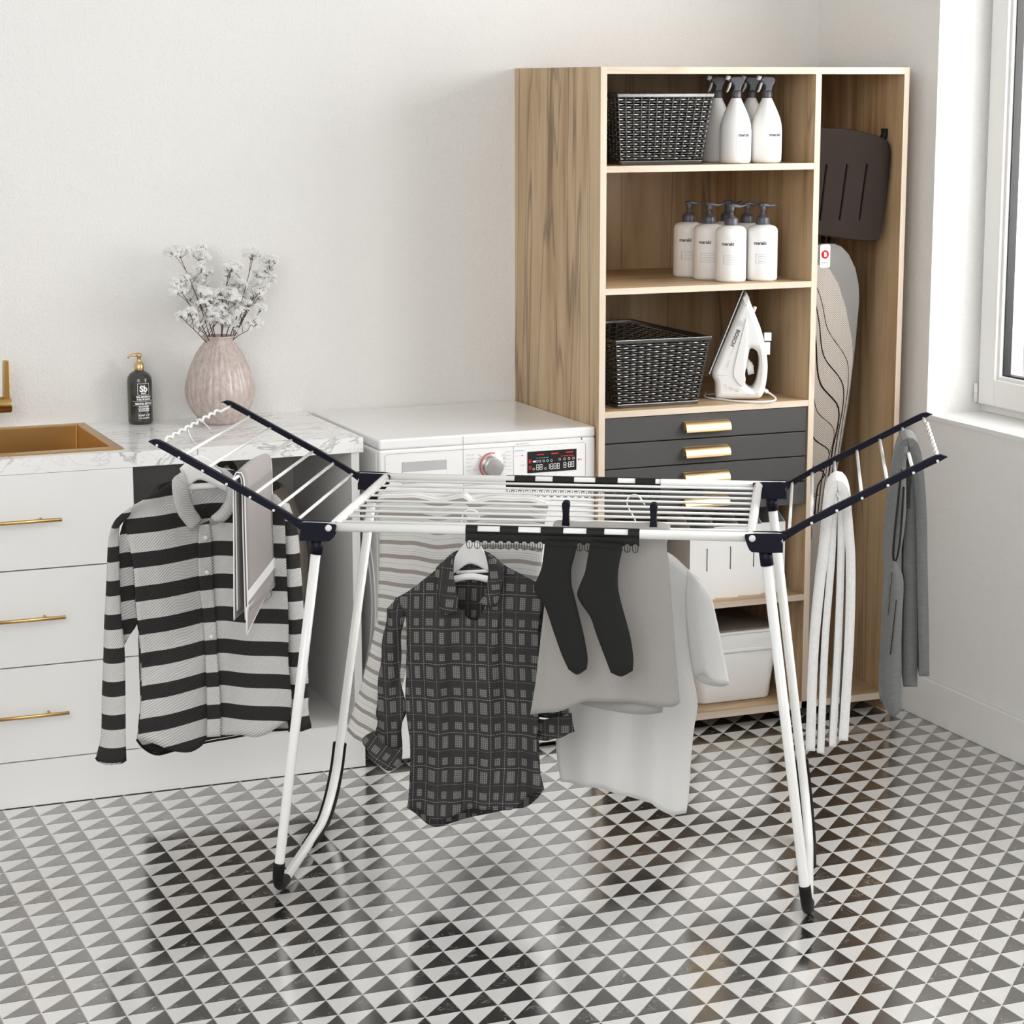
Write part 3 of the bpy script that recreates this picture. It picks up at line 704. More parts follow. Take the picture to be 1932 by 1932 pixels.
tm = text_mesh('B', .016, 'CENTER', bold=.0006); g.mesh(tm, lambda p: Vector((1.246+p.x, -.5036, 1.2805+p.y)), 2); tm = text_mesh('Brabantia', .0062, 'CENTER'); g.mesh(tm, lambda p: Vector((1.246+p.x, -.5026, 1.262+p.y)), 3)
g.build('label', ['label', 'red', 'whitep', 'print'], ib, 0, ibo)
# ---------------------------------------------------------------- counter
CX, CY, CZ, CB = -.0892, -.5175, .865, .8272
SX0, SX1, SY0, SY1 = -1.55, -.6895, -.4755, -.012
ct = G()
ct.box(-2.3, SX0+.012, CY, 0, CB, CZ); ct.box(SX1-.012, CX, CY, 0, CB, CZ); ct.box(SX0+.012, SX1-.012, CY, SY0+.012, CB, CZ); ct.box(SX0+.012, SX1-.012, SY1-.012, 0, CB, CZ)
top = tag(ct.build('marble_worktop', 'marble'), 'white marble worktop with grey veins and a sunk brass sink', 'worktop')
cu = thing('base_cabinet', 'white handleless-framed base cabinet with three brass-handled drawers and an open niche', 'cabinet', (-1.2, CY, 0)); uo = Vector(cu.location)
XD = -.6805; yf = CY+.006
g = G(); g.box(-.1195, -.0985, yf, -.002, .116, CB-.0005); g.build('side_panel', 'lacquer', cu, 0, uo)
g = G(); g.box(XD-.02, XD-.002, yf+.018, -.002, .116, CB-.0005); g.box(-2.3, -2.28, yf, -.002, .116, CB-.0005); g.build('side_panel', 'lacquer', cu, 0, uo)
g = G(); g.box(-2.28, XD-.02, yf+.04, yf+.05, .118, CB-.001); g.build('carcass', 'lacquer', cu, 0, uo)
g = G(); g.box(XD-.002, -.1195, yf, -.002, .104, .1165); g.build('bottom_panel', 'lacquer', cu, 0, uo)
g = G(); g.box(-2.3, -.0945, CY+.001, -.002, 0.0015, .1155); g.build('plinth', 'lacquer', cu, 0, uo)
def drawers(x0, x1, hx0, hx1):
    for z0, z1, hz in ((.594, .8262, .716), (.355, .591, .4755), (.118, .352, .236)):
        g = G(); g.box(x0, x1, yf-.006, yf+.012, z0, z1); g.box(x0+.02, x1-.02, yf+.012, yf+.038, z0+.03, z1-.03); d = g.build('drawer', 'lacquer', cu, .0012, uo)
        g = G(); g.tube([(hx0, CY-.030, hz), (hx1, CY-.030, hz)], .0046, 12)
        for x in (hx0+.045, hx1-.045): g.tube([(x, CY-.030, hz), (x, yf-.006, hz)], .003, 8)
        g.build('handle', 'brass', d, 0, uo)
drawers(-1.48, XD, -1.32, -.8635); drawers(-2.278, -1.484, -2.1, -1.68)
# sink
sk = thing('kitchen_sink', 'brushed brass sink set into the marble worktop', 'sink', (-1.1, -.24, .70)); so = Vector(sk.location)
g = G(); z0, z1 = .70, CZ+.0035
bx0, bx1, by0, by1 = SX0+.025, SX1-.025, SY0+.038, SY1-.024
V = [(SX0, SY0, z1), (SX1, SY0, z1), (SX1, SY1, z1), (SX0, SY1, z1), (bx0, by0, z1), (bx1, by0, z1), (bx1, by1, z1), (bx0, by1, z1)]
F = [(k, (k+1) % 4, 4+(k+1) % 4, 4+k) for k in range(4)]
V += [(SX0, SY0, CZ+.0003), (SX1, SY0, CZ+.0003), (SX1, SY1, CZ+.0003), (SX0, SY1, CZ+.0003)]; F += [(8+k, 8+(k+1) % 4, (k+1) % 4, k) for k in range(4)]
V += [(bx0+.01, by0+.01, z0), (bx1-.01, by0+.01, z0), (bx1-.01, by1-.01, z0), (bx0+.01, by1-.01, z0)]; F += [(4+k, 4+(k+1) % 4, 12+(k+1) % 4, 12+k) for k in range(4)] + [(12, 13, 14, 15)]
g.add(V, F); ob = g.build('basin', 'brass', sk, .003, so, 3, fixn=False)
g = G(); g.lathe([(.0, .7005), (.04, .7005), (.042, .703), (.0, .7035)], 24, -1.1, -.24); g.build('drain', 'steel', sk, 0, so)
fc = thing('wall_faucet', 'brass wall faucet with an upright lever above the sink', 'faucet', (-.97, -.02, .93)); fo = Vector(fc.location)
g = G(); g.tube([(-.975, 0, .94), (-.975, -.006, .94)], .032, 28); g.tube([(-.975, 0, .94), (-.975, -.10, .94)], .017, 20); g.tube([(-.99, -.10, .939), (-.8955, -.10, .939)], .0205, 28); g.build('body', 'brass', fc, .0015, fo)
g = G(); g.tube([(-.975, -.10, .94), (-.975, -.15, .955), (-.975, -.20, .975), (-.975, -.24, .97), (-.975, -.25, .945)], .012, 14); g.build('spout', 'brass', fc, 0, fo)
g = G(); g.prism([(-.915, .952), (-.8965, .952), (-.8965, 1.052), (-.911, 1.052)], -.112, -.088, 'y'); g.build('lever', 'brass', fc, .003, fo)
# soap bottle
sp = thing('soap_bottle', 'dark glass hand soap bottle with gold pump beside the sink', 'bottle', (-.552, -.062, CZ))
g = G(); g.lathe([(.0, 0), (.028, 0), (.0315, .003), (.033, .010), (.033, .112), (.031, .124), (.025, .133), (.015, .139), (.012, .140), (.012, .146), (0, .146)], 40); g.build('body', 'glass_dark', sp)
g = G(); g.lathe([(.0, .140), (.0125, .140), (.0135, .142), (.0135, .158), (.009, .161), (.0055, .166), (.0055, .176), (.0085, .177), (.0085, .184), (.0, .186)], 28); g.tube([(.004, 0, .1815), (-.018, -.006, .182), (-.028, -.008, .179), (-.031, -.009, .175)], [.005, .0035, .003, .0025], 10); g.build('pump', 'gold', sp)
g = G(); A0 = math.radians(-100)+.25
def st(s_, size, z, dx=0.0, bold=.0002):
    me = text_mesh(s_, size, 'CENTER', bold=bold); 
    for v in me.vertices: v.co.x += dx
    V, F = wrap(me, .0333, 0, 0, z, A0); g.add(V, F)
st('Sb', .022, .088, 0, .0010); st('NEAT', .0055, .0815); st('SEA MINERALS', .0062, .072, 0, .0003); st('& BLUE HARE', .0062, .0655, 0, .0003); st('GENTEL BOOST', .0068, .054, 0, .0003); st('BOTANICALS', .0045, .0465); st('PARABEN FREE', .0045, .041); st('SULFATE FREE', .0045, .036); st('SOAP + SP', .0068, .0235); st('12 FL OZ 354 ML', .0042, .017)
for z in (.1085, .0785): strip(g, .0334, 0, 0, A0-.48, A0+.48, z, z+.0008)
for a in (-.48, .455): strip(g, .0334, 0, 0, A0+a, A0+a+.025, .0785, .109, 0, 2)
for z in (.0622, .0508): strip(g, .0334, 0, 0, A0-.95, A0+.85, z, z+.0006)
strip(g, .0334, 0, 0, A0+.30, A0+.322, .018, .0508, 0, 2)
g.build('lettering', 'whitep', sp)
# laundry hamper in the niche
hp = thing('laundry_hamper', 'brown tweed laundry hamper with loop handles inside the counter niche', 'hamper', (-.405, -.29, .1165))
g = G(); g.lathe([(0, .004), (.12, .0), (.14, .01), (.195, .22), (.222, .35), (.224, .42), (.215, .50), (.195, .56), (.165, .605), (.158, .605), (.188, .55), (.207, .49), (.214, .40), (.185, .22), (.13, .02), (0, .015)], 44); g.build('body', 'tweed', hp)
for a in (PI*1.02, 0.05):
    g = G(); c = Vector((.150*math.cos(a+1.2), .12*math.sin(a+1.2), .585)); g.tube([c+Vector((0, .055*math.cos(b_), .065*math.sin(b_))) + Vector((.045*math.cos(b_), 0, 0)) for b_ in [PI*k/12 for k in range(13)]], .009, 8); g.build('handle', 'tweed', hp)
# vase and flowers
vs = thing('ribbed_vase', 'mauve ribbed ceramic vase on the marble worktop', 'vase', (-.355, -.135, CZ))
g = G(); pr = [(.0, .002), (.046, .0), (.052, .004), (.060, .014), (.074, .032), (.086, .055), (.092, .078), (.0925, .095), (.088, .120), (.078, .150), (.064, .180), (.050, .202), (.040, .214), (.037, .219), (.038, .224), (.0415, .228), (.0405, .231), (.036, .229), (.034, .220), (.034, .2), (.03, .19), (0, .19)]
dense = []
for a, b_ in zip(pr, pr[1:]):
    for k in range(3): dense.append((a[0]+(b_[0]-a[0])*k/3, a[1]+(b_[1]-a[1])*k/3))
dense.append(pr[-1])
g.lathe(dense, 192, 0, 0, 0, lambda a, z: (-.022+.022*abs(math.cos(16*a))**.6)*(1 if .012 < z < .212 else .15)); g.build('body', 'ceramic', vs)
R_ = random.Random(11)
targets = [(-.449, 1.335), (-.395, 1.325), (-.470, 1.262), (-.455, 1.175), (-.335, 1.292), (-.352, 1.215), (-.300, 1.245), (-.322, 1.170), (-.250, 1.322), (-.222, 1.262), (-.245, 1.205), (-.208, 1.300), (-.275, 1.150), (-.400, 1.230), (-.410, 1.150)]
FL = ['white blossom sprig ending highest at the upper left of the bunch', 'white blossom sprig just right of the highest left one', 'leftmost white blossom sprig, spreading widest over the worktop', 'white blossom sprig low on the left side of the bunch',
 'white blossom sprig at the top of the bunch centre', 'white blossom sprig in the middle of the bunch below the central top one', 'white blossom sprig right of centre at mid height', 'short white blossom sprig low in the centre above the vase mouth',
 'white blossom sprig ending highest on the right half of the bunch', 'white blossom sprig at the right edge at mid height', 'white blossom sprig low on the right side of the bunch', 'rightmost white blossom sprig near the top of the bunch',
 'short white blossom sprig low between centre and right side', 'white blossom sprig left of centre at mid height', 'short white blossom sprig low between centre and left side']
def flower(k, tx, tz):
    t = thing('dried_flower', FL[k], 'flower', (-.355, -.135, CZ+.195), group='dried white flower sprigs in the ribbed vase')
    o_ = Vector(t.location); a0 = Vector((-.355+(tx+.355)*.16, -.135+R_.uniform(-.015, .015), CZ+.195)); e = Vector((tx, -.135+R_.uniform(-.06, .06), tz-.035))
    g = G(); b_ = G(); midp = a0.lerp(e, .5)+Vector((R_.uniform(-.006, .006), 0, .004)); path = spline([a0, midp, e], 8); g.tube(path, [.0013]*4+[.0009]*4, 5)
    heads = [(e, 1.0)]
    for q in range(4):
        s_ = path[3+q]; h = s_+Vector((R_.uniform(-.035, .035), R_.uniform(-.03, .03), R_.uniform(.025, .05))); g.tube([s_, s_.lerp(h, .6)+Vector((0, 0, .004)), h], .0007, 4); heads.append((h, .75))
    for h, sc in heads:
        for u in range(7):
            d = Vector((R_.gauss(0, .6), R_.gauss(0, .5), R_.uniform(.3, 1.0))).normalized(); hh = h + d*.016*sc
            g.tube([h, hh], .0005, 3)
            for p_ in range(8):
                d2 = (d + Vector((R_.gauss(0, .55), R_.gauss(0, .55), R_.gauss(.1, .45)))).normalized(); tip = hh + d2*R_.uniform(.010, .022)*sc
                g.tube([hh, hh.lerp(tip, .5)+Vector((0, 0, -.0)), tip], .0002, 3, 0, False)
                if R_.random() < .9:
                    ax = (d2+Vector((0, -.5, .3))).normalized(); t1 = ax.orthogonal().normalized(); t2 = ax.cross(t1); r = R_.uniform(.0050, .0080)
                    for m_ in range(5):
                        a = 2*PI*m_/5+R_.random(); c1 = t1*math.cos(a)+t2*math.sin(a); c2 = t1*math.cos(a+.55)+t2*math.sin(a+.55); c3 = t1*math.cos(a-.55)+t2*math.sin(a-.55)
                        b_.add([tip, tip+c3*r*.6+ax*.0009, tip+c1*r+ax*.0004, tip+c2*r*.6+ax*.0009], [(0, 1, 2, 3)])
    g.build('stem', 'stem', t, 0, o_, fixn=False); q = b_.build('blossoms', 'blossom', t, 0, o_, fixn=False); q['kind'] = 'stuff'
for k, (x, z) in enumerate(targets): flower(k, x, z)

# ---------------------------------------------------------------- washing machine
WX0, WX1, WYF, WZ = -.0600, .5395, -.5537, .861
wm = thing('washing_machine', 'white front-loading washing machine with red-ringed dial and black display', 'washing machine', ((WX0+WX1)/2, WYF/2, 0)); wo = Vector(wm.location)
g = G(); g.box(WX0, WX1, WYF+.02, -.003, .018, WZ-.028); g.build('housing', 'enamel', wm, .008, wo, 3)
g = G(); g.box(WX0, WX1, WYF, -.003, WZ-.027, WZ); g.box(WX0, WX1, WYF, WYF+.0205, .018, WZ-.027); 
g.build('front_panel', 'enamel', wm, .006, wo, 4)
g = G()
for x in (WX0+.05, WX1-.05):
    for y in (WYF+.06, -.07): g.lathe([(0, 0.0005), (.022, 0.0005), (.022, .007), (.012, .010), (.012, .018), (0, .018)], 18, x, y)
g.build('foot', 'greyplastic', wm, 0, wo)
yf_ = WYF-.0004
def seam(g, pts, r=.0006, mi=0): g.tube([(p[0], yf_, p[1]) for p in pts], r, 5, mi)
g = G(); seam(g, [(.168, WZ-.004), (.168, .70)]); seam(g, [(-.044, .72), (-.044, .818), (-.038, .8235), (.160, .8235), (.168, .8235), (.34, .8225), (.505, .8215), (.511, .817), (.511, .735), (.506, .729), (.17, .729)]); seam(g, [(WX0+.002, .705), (WX1-.002, .705)]); seam(g, [(.307, .8225), (.307, .729)]); seam(g, [(.310, .797), (.325, .797)], .0003)
g.build('panel_seam', 'palep', wm, 0, wo)
g = G(); me = flat([rrect(.002, .122, .745, .8005, .002)], .0012, 0); g.mesh(me, lambda p: Vector((p.x, WYF-.0004+p.z, p.y))); g.prism([(WYF-.0018, .7465), (WYF-.0018, .775), (WYF-.0030, .7465)], .003, .121, 'x', 1); g.build('drawer_grip', ['greyplastic', 'enamel'], wm, 0, wo)
g = G(); kx, kz = .2445, .777
g.tube([(kx, WYF, kz), (kx, WYF-.006, kz)], .0345, 40); g.tube([(kx, WYF-.004, kz), (kx, WYF-.026, kz), (kx, WYF-.028, kz)], [.027, .0255, .0235], 40)
g.build('dial', 'steel', wm, .001, wo)
g = G(); g.tube([(kx+.0330*math.cos(a), WYF-.0062, kz+.0330*math.sin(a)) for a in [math.radians(75+170*k/30) for k in range(31)]], .0014, 6); g.tube([(kx+.0055*math.cos(a), WYF-.0285, kz+.0055*math.sin(a)) for a in [2*PI*k/20 for k in range(20)]], .0005, 5, 1, False, True); g.box(kx-.0004, kx+.0004, WYF-.029, WYF-.028, kz-.003, kz+.003, 1)
g.build('dial_ring', ['red', 'palep'], wm, 0, wo)
g = G(); me = flat([rrect(.346, .4845, .750, .806, .001)], .0010, 0); g.mesh(me, lambda p: Vector((p.x, WYF-.0006+p.z, p.y)))
g.build('display', 'screen', wm, 0, wo)
g = G(); yd = WYF-.0019
def wt(s_, size, x, z, mi=0, al='LEFT', y=None, bold=.0002, sp_=1.0):
    me = text_mesh(s_, size, al, bold=bold, space=sp_); yy = yd if y is None else y; g.mesh(me, lambda p: Vector((x+p.x, yy, z+p.y)), mi)
def seg7(x, z, h, w_, mi=0):
    t_ = .0011
    for (a, b_, c, d) in ((x, x+w_, z+h-t_, z+h), (x, x+w_, z+h/2-t_/2, z+h/2+t_/2), (x, x+w_, z, z+t_), (x, x+t_, z+.0008, z+h/2-.0008), (x, x+t_, z+h/2+.0008, z+h-.0008), (x+w_-t_, x+w_, z+.0008, z+h/2-.0008), (x+w_-t_, x+w_, z+h/2+.0008, z+h-.0008)):
        g.box(a, b_, yd, yd+.0003, c, d, mi)
for x in (.3705, .3800): seg7(x, .7565, .0145, .0072)
g.box(.4065, .4077, yd, yd+.0003, .7575, .771)
for x in (.4105, .4198, .4290): seg7(x, .7565, .0145, .0072)
seg7(.4475, .7580, .0145, .0072); seg7(.4610, .7585, .0145, .0072); seg7(.4702, .7590, .0145, .0072)
for z in (.7615, .7675): g.box(.4570, .4583, yd, yd+.0003, z, z+.0013)
for x in (.363, .396): g.tube([(x+.003*math.cos(a), yd, .7595+.0028*math.sin(a)) for a in [2*PI*k/12 for k in range(12)]], .0005, 4, 0, False, True)
for x in (.372, .380, .391, .402, .413): g.tube([(x+.0028*math.cos(a), yd, .7795+.0028*math.sin(a)) for a in [2*PI*k/10 for k in range(10)]], .0005, 4, 0, False, True)
for x in (.4365, .4500, .4630, .4755): g.tube([(x+.0028*math.cos(a), yd, .7815+.0028*math.sin(a)) for a in [2*PI*k/10 for k in range(10)]], .0005, 4, 0, False, True)
g.box(.361, .369, yd, yd+.0003, .7775, .7815)
for x in (.372, .413, .454): g.box(x, x+.020, yd, yd+.0003, .7955+(x-.372)*.02, .7980+(x-.372)*.02, 1)
for k in range(5): g.box(.440+.0075*k, .445+.0075*k, yd, yd+.0003, .7885, .7900, 1)
for z in (.7665, .7630, .7595, .7835, .7800, .7765): g.box(.349, .3565, yd, yd+.0003, z, z+.0016, 1)
for k in range(5): g.box(.370+.0072*k, .3750+.0072*k, yd, yd+.0003, .7875, .7888, 2)
g.build('display_figures', ['whitep', 'red', 'blue'], wm, 0, wo)
g = G(); yd = WYF-.0005
wt('Serie', .0085, .462, .8285, 0, sp_=1.5, bold=.0); wt('8', .0095, .497, .8283, 3, bold=.0003); g.box(.492, .4924, yd, yd+.0003, .828, .836, 0)
wt('VarioPerfect', .0075, .312, .8265, 0, bold=0); wt('EcoPerfect', .0065, .310, .8085, 2, bold=0)
for k, s_ in enumerate(('Automatic', 'EnergyPlus', 'Shirts', 'Sports', 'Super 15/30')): wt(s_, .0055, .176, .8065-.0100*k, 0, bold=0)
for k, s_ in enumerate(('Cottons', 'Cottons Eco', 'Easy-Care', 'Mixed Load', 'Delicates/Silk', 'Wool')): wt(s_, .0055, .301, .8085-.0095*k, 0, 'RIGHT', bold=0)
for k in range(5): z = .8080-.0100*k; g.box(.205, .2095 if k > 1 else .2085, yd, yd+.0003, z, z+.0009, 0)
for k in range(6): z = .8090-.0105*k; g.box(.2795, .2855, yd, yd+.0003, z-.004, z-.0031, 1 if k == 1 else 0)
g.tube([(.2095, yd, .8085), (.2175, yd, .8015)], .0005, 4, 0); g.tube([(.2095, yd, .7985), (.2135, yd, .7955)], .0005, 4, 0); g.tube([(.2795, yd, .8055), (.2720, yd, .7985)], .0005, 4, 0); g.tube([(.2800, yd, .7950), (.2755, yd, .7915)], .0005, 4, 1)
for z in (.7965, .7450): g.box(.3285, .3345, yd, yd+.0003, z, z+.0013, 1)
wt('-1000-', .0065, .3315, .7695, 0, 'CENTER', bold=0); wt('min', .004, .3315, .7600, 0, 'CENTER', bold=0); wt('*', .009, .3315, .7765, 0, 'CENTER', bold=0)
g.tube([(.490, yd, .7790), (.493, yd, .7770), (.490, yd, .7750), (.490, yd, .7790)], .0010, 4, 1); g.box(.4960, .4968, yd, yd+.0003, .7745, .7795, 1); g.box(.4990, .4998, yd, yd+.0003, .7745, .7795, 1)
for x in (.362, .383, .404, .424, .452): g.box(x, x+.004, yd, yd+.0003, .8125, .8135, 0); g.box(x, x+.004, yd, yd+.0003, .7425, .7435, 0)
wt('i - 2', .0055, -.041, .7965, 0, bold=0)
g.build('lettering', ['palep', 'red', 'blue', 'print'], wm, 0, wo)
g = G(); dx, dz = .24, .42
g.tube([(dx+.165*math.cos(a), WYF-.004, dz+.165*math.sin(a)) for a in [2*PI*k/64 for k in range(64)]], .013, 10, 0, False, True); g.tube([(dx, WYF, dz), (dx, WYF-.012, dz)], .155, 56, 0)
g.tube([(dx, WYF-.011, dz), (dx, WYF-.016, dz)], .125, 56, 1); g.build('door', ['enamel', 'greyplastic'], wm, 0, wo)
g = G()
for r in (.235, .205): g.tube([(WX0-.0005, -.28+r*math.cos(a), .42+r*math.sin(a)*1.2) for a in [2*PI*k/64 for k in range(64)]], .003, 6, 0, False, True)
g.build('side_relief', 'enamel', wm, 0, wo)
# ---------------------------------------------------------------- drying rack, in its own frame (E along, N across, Z up)
TH_ = math.radians(-29.9); RO = Vector((.045, -1.42, 0)); RM = Matrix.Translation(RO) @ Matrix.Rotation(TH_, 4, 'Z')
def rthing(name, label, cat, base=(0, 0, 0), group=None):
    t = thing(name, label, cat, tuple(RM @ Vector(base)), TH_, group); return t, Vector(base)
def robj(g, name, mat, label, cat, base, group=None, bevel=0):
    o = g.build(name, mat, None, bevel, base); o.location = RM @ Vector(base); o.rotation_euler = (0, 0, TH_); return tag(o, label, cat, group)
rack, _o = rthing('drying_rack', 'white winged clothes drying rack with navy joints and black feet', 'drying rack')
ZR, NF, NB = .83, -.278, .338
for n_ in (NF, NB):
    g = G(); g.tube([(-.50, n_, ZR), (.50, n_, ZR)], .0100, 16); g.build('rail', 'tube', rack)
for e in (-.437, .437):
    g = G(); g.tube([(e, NF+.004, ZR), (e, NB-.004, ZR)], .0098, 16); g.build('cross_tube', 'tube', rack)
for n_ in (-.216, -.153, -.092, -.031, .030, .097, .160, .224, .287):
    g = G(); g.tube([(-.437, n_, ZR), (.437, n_, ZR)], .0030, 8); g.build('wire', 'tube', rack)
# leg frames: one bent tube at each end, two rubber feet each
NFL, NBL = -.283, .300
for s_ in (-1, 1):
    def lp(n_, z): return (s_*(.468+(.80-z)/.80*.107), n_, z)
    r_ = .062; pts = [lp(NF-.002, .80), lp(NFL, .30), lp(NFL, .012+.0085+r_)]
    for k in range(1, 9):
        a = PI/2*k/8; pts.append(lp(NFL+r_-r_*math.cos(a), .0190+r_-r_*math.sin(a)))
    rb = .15; pts.append(lp(.06, .0190))
    for k in range(0, 11):
        a = math.radians(76)*k/10; pts.append(lp(NBL-.135-.006+rb*math.sin(a)*.98, .0190+rb-rb*math.cos(a)))
    pts += [lp(.305, .30), lp(NB, .80)]
    g = G(); g.tube(pts, .0108, 16); lf = g.build('leg_frame', 'tube', rack)
    # front foot: black sleeve round the tight bend
    g = G(); q = [lp(NFL, .088), lp(NFL, .0190+r_)]
    for k in range(1, 8):
        a = PI/2*k/8; q.append(lp(NFL+r_-r_*math.cos(a), .0195+r_-r_*math.sin(a)))
    q.append(lp(NFL+r_+.030, .0172)); g.tube(q, .0128, 16)
    g.build('rubber_foot', 'rubber', lf)
    # back foot: open channel cradling the tube from below
    path = [lp(.045, .0190)]
    for k in range(0, 11):
        a = math.radians(76)*k/10; path.append(lp(NBL-.135-.006+rb*math.sin(a)*.98, .0190+rb-rb*math.cos(a)))
    path.append(lp(.301, .185)); P_l = [Vector(p) for p in path]; V = []; F = []; ns = 9
    for i, p in enumerate(P_l):
        d = (P_l[min(i+1, len(P_l)-1)]-P_l[max(i-1, 0)]).normalized(); side = Vector((1, 0, 0)); side = (side-d*side.dot(d)).normalized(); out = side.cross(d).normalized()
        if out.dot(Vector((0, 1, -1))) < 0: out = -out
        ext = .013 + .016*math.sin(PI*min(1, max(0, (i-1)/11)))
        for k in range(ns):
            a = PI*k/(ns-1); V.append(p + side*math.cos(a)*.0168 + out*math.sin(a)*ext)
        for k in range(ns):
            a = PI*(ns-1-k)/(ns-1); V.append(p + side*math.cos(a)*.0113 + out*math.sin(a)*.0113)
    m_ = 2*ns
    for i in range(len(P_l)-1):
        for k in range(m_): F.append((i*m_+k, i*m_+(k+1) % m_, (i+1)*m_+(k+1) % m_, (i+1)*m_+k))
    F += [tuple(range(m_)), tuple((len(P_l)-1)*m_+k for k in range(m_))[::-1]]
    g = G(); g.add(V, F, 0, True); g.box(min(path[4][0]-.007, path[4][0]+.007), max(path[4][0]-.007, path[4][0]+.007), .10, .17, .0, .012); g.build('rubber_foot', 'rubber', lf)
# hinge brackets
def bracket(s_, n_, sg):
    pl = [(.426, .8395), (.4245, .832), (.434, .806), (.4415, .8005), (.4965, .8005), (.502, .8055), (.502, .818), (.498, .828), (.512, .836), (.506, .8415)]
    pl = [(s_*p[0], p[1]) for p in pl]
    if s_ < 0: pl = pl[::-1]
    g = G(); me = flat([smooth_poly(pl, 1)], .0030, .001)
    for d_ in (-.0125, .0125): g.mesh(me, lambda p: Vector((p.x, n_+d_+p.z, p.y)))
    g.box(min(s_*.455, s_*.503), max(s_*.455, s_*.503), n_-.0125, n_+.0125, .801, .817)
    g.tube([(s_*.4672, n_-.0005, .803), (s_*.4715, n_-.0005, .772)], .0136, 18)
    b_ = g.build('hinge_bracket', 'navy', rack)
    g = G(); g.tube([(s_*.4405, n_-.019, .8305), (s_*.4405, n_+.019, .8305)], .0068, 20); g.build('rivet', 'tube', b_)
for s_ in (-1, 1):
    for n_ in (NF, NB): bracket(s_, n_, 0)
# wings
RE = [.515, .560, .610, .660, .711, .761, .808]
def wz(e): return .8435+(e-.508)*.5365
for s_ in (-1, 1):
    for n_, side in ((NF, -1), (NB-.006, 1)):
        top = [(.500, .842), (.508, .8435), (.53, .857), (.60, .8975), (.70, .951), (.79, .9995), (.805, 1.0065), (.815, 1.008), (.827, 1.004)]
        bot = [(.812, .9945), (.79, .9835), (.70, .935), (.60, .8805), (.55, .854), (.525, .838), (.503, .822)]
        pl = [(s_*p[0], p[1]) for p in top+bot]
        if s_ < 0: pl = pl[::-1]
        n0 = n_-.0025
        g = G(); me = flat([pl], .0022, .0006); g.mesh(me, lambda p: Vector((p.x, n0+p.z, p.y)))
        # top flange turning inwards
        V = []; F = []; fl = .011*(-side)
        for p in top:
            V += [(s_*p[0], n0, p[1]+.0006), (s_*p[0], n0+fl, p[1]+.0006), (s_*p[0], n0+fl, p[1]-.0016), (s_*p[0], n0, p[1]-.0016)]
        for i in range(len(top)-1):
            for k in range(4): F.append((4*i+k, 4*i+(k+1) % 4, 4*i+4+(k+1) % 4, 4*i+4+k))
        F += [(0, 1, 2, 3), tuple(4*(len(top)-1)+k for k in (3, 2, 1, 0))]
        g.add(V, F); arm = g.build('wing_arm', 'navy', rack)
        for e in RE[1:]:
            g = G(); z = wz(e)-.0085; g.tube([(s_*e, n0+side*.0018, z), (s_*e, n0+side*.0032, z)], .0030, 12); g.build('rivet', 'tube', arm)
    for e in RE[:-1]:
        g = G(); z = wz(e)-.0085; g.tube([(s_*e, NF, z), (s_*e, NB-.008, z)], .0036, 10); g.build('rung', 'tube', rack)
    e = RE[-1]; z = wz(e)-.0085; pts = []; n = 160; L_ = NB-.008-NF
    for i in range(n+1):
        u = i/n; wv = 0
        if .10 < u < .84: ph = (u-.10)/.74*9; wv = -.0085*abs(math.sin(PI*ph))**.8
        pts.append((s_*(e+wv*(-.35)), NF+L_*u, z-wv*.75-.002))
    g = G(); g.tube(pts, .0034, 10); g.build('wavy_rung', 'tube', rack)

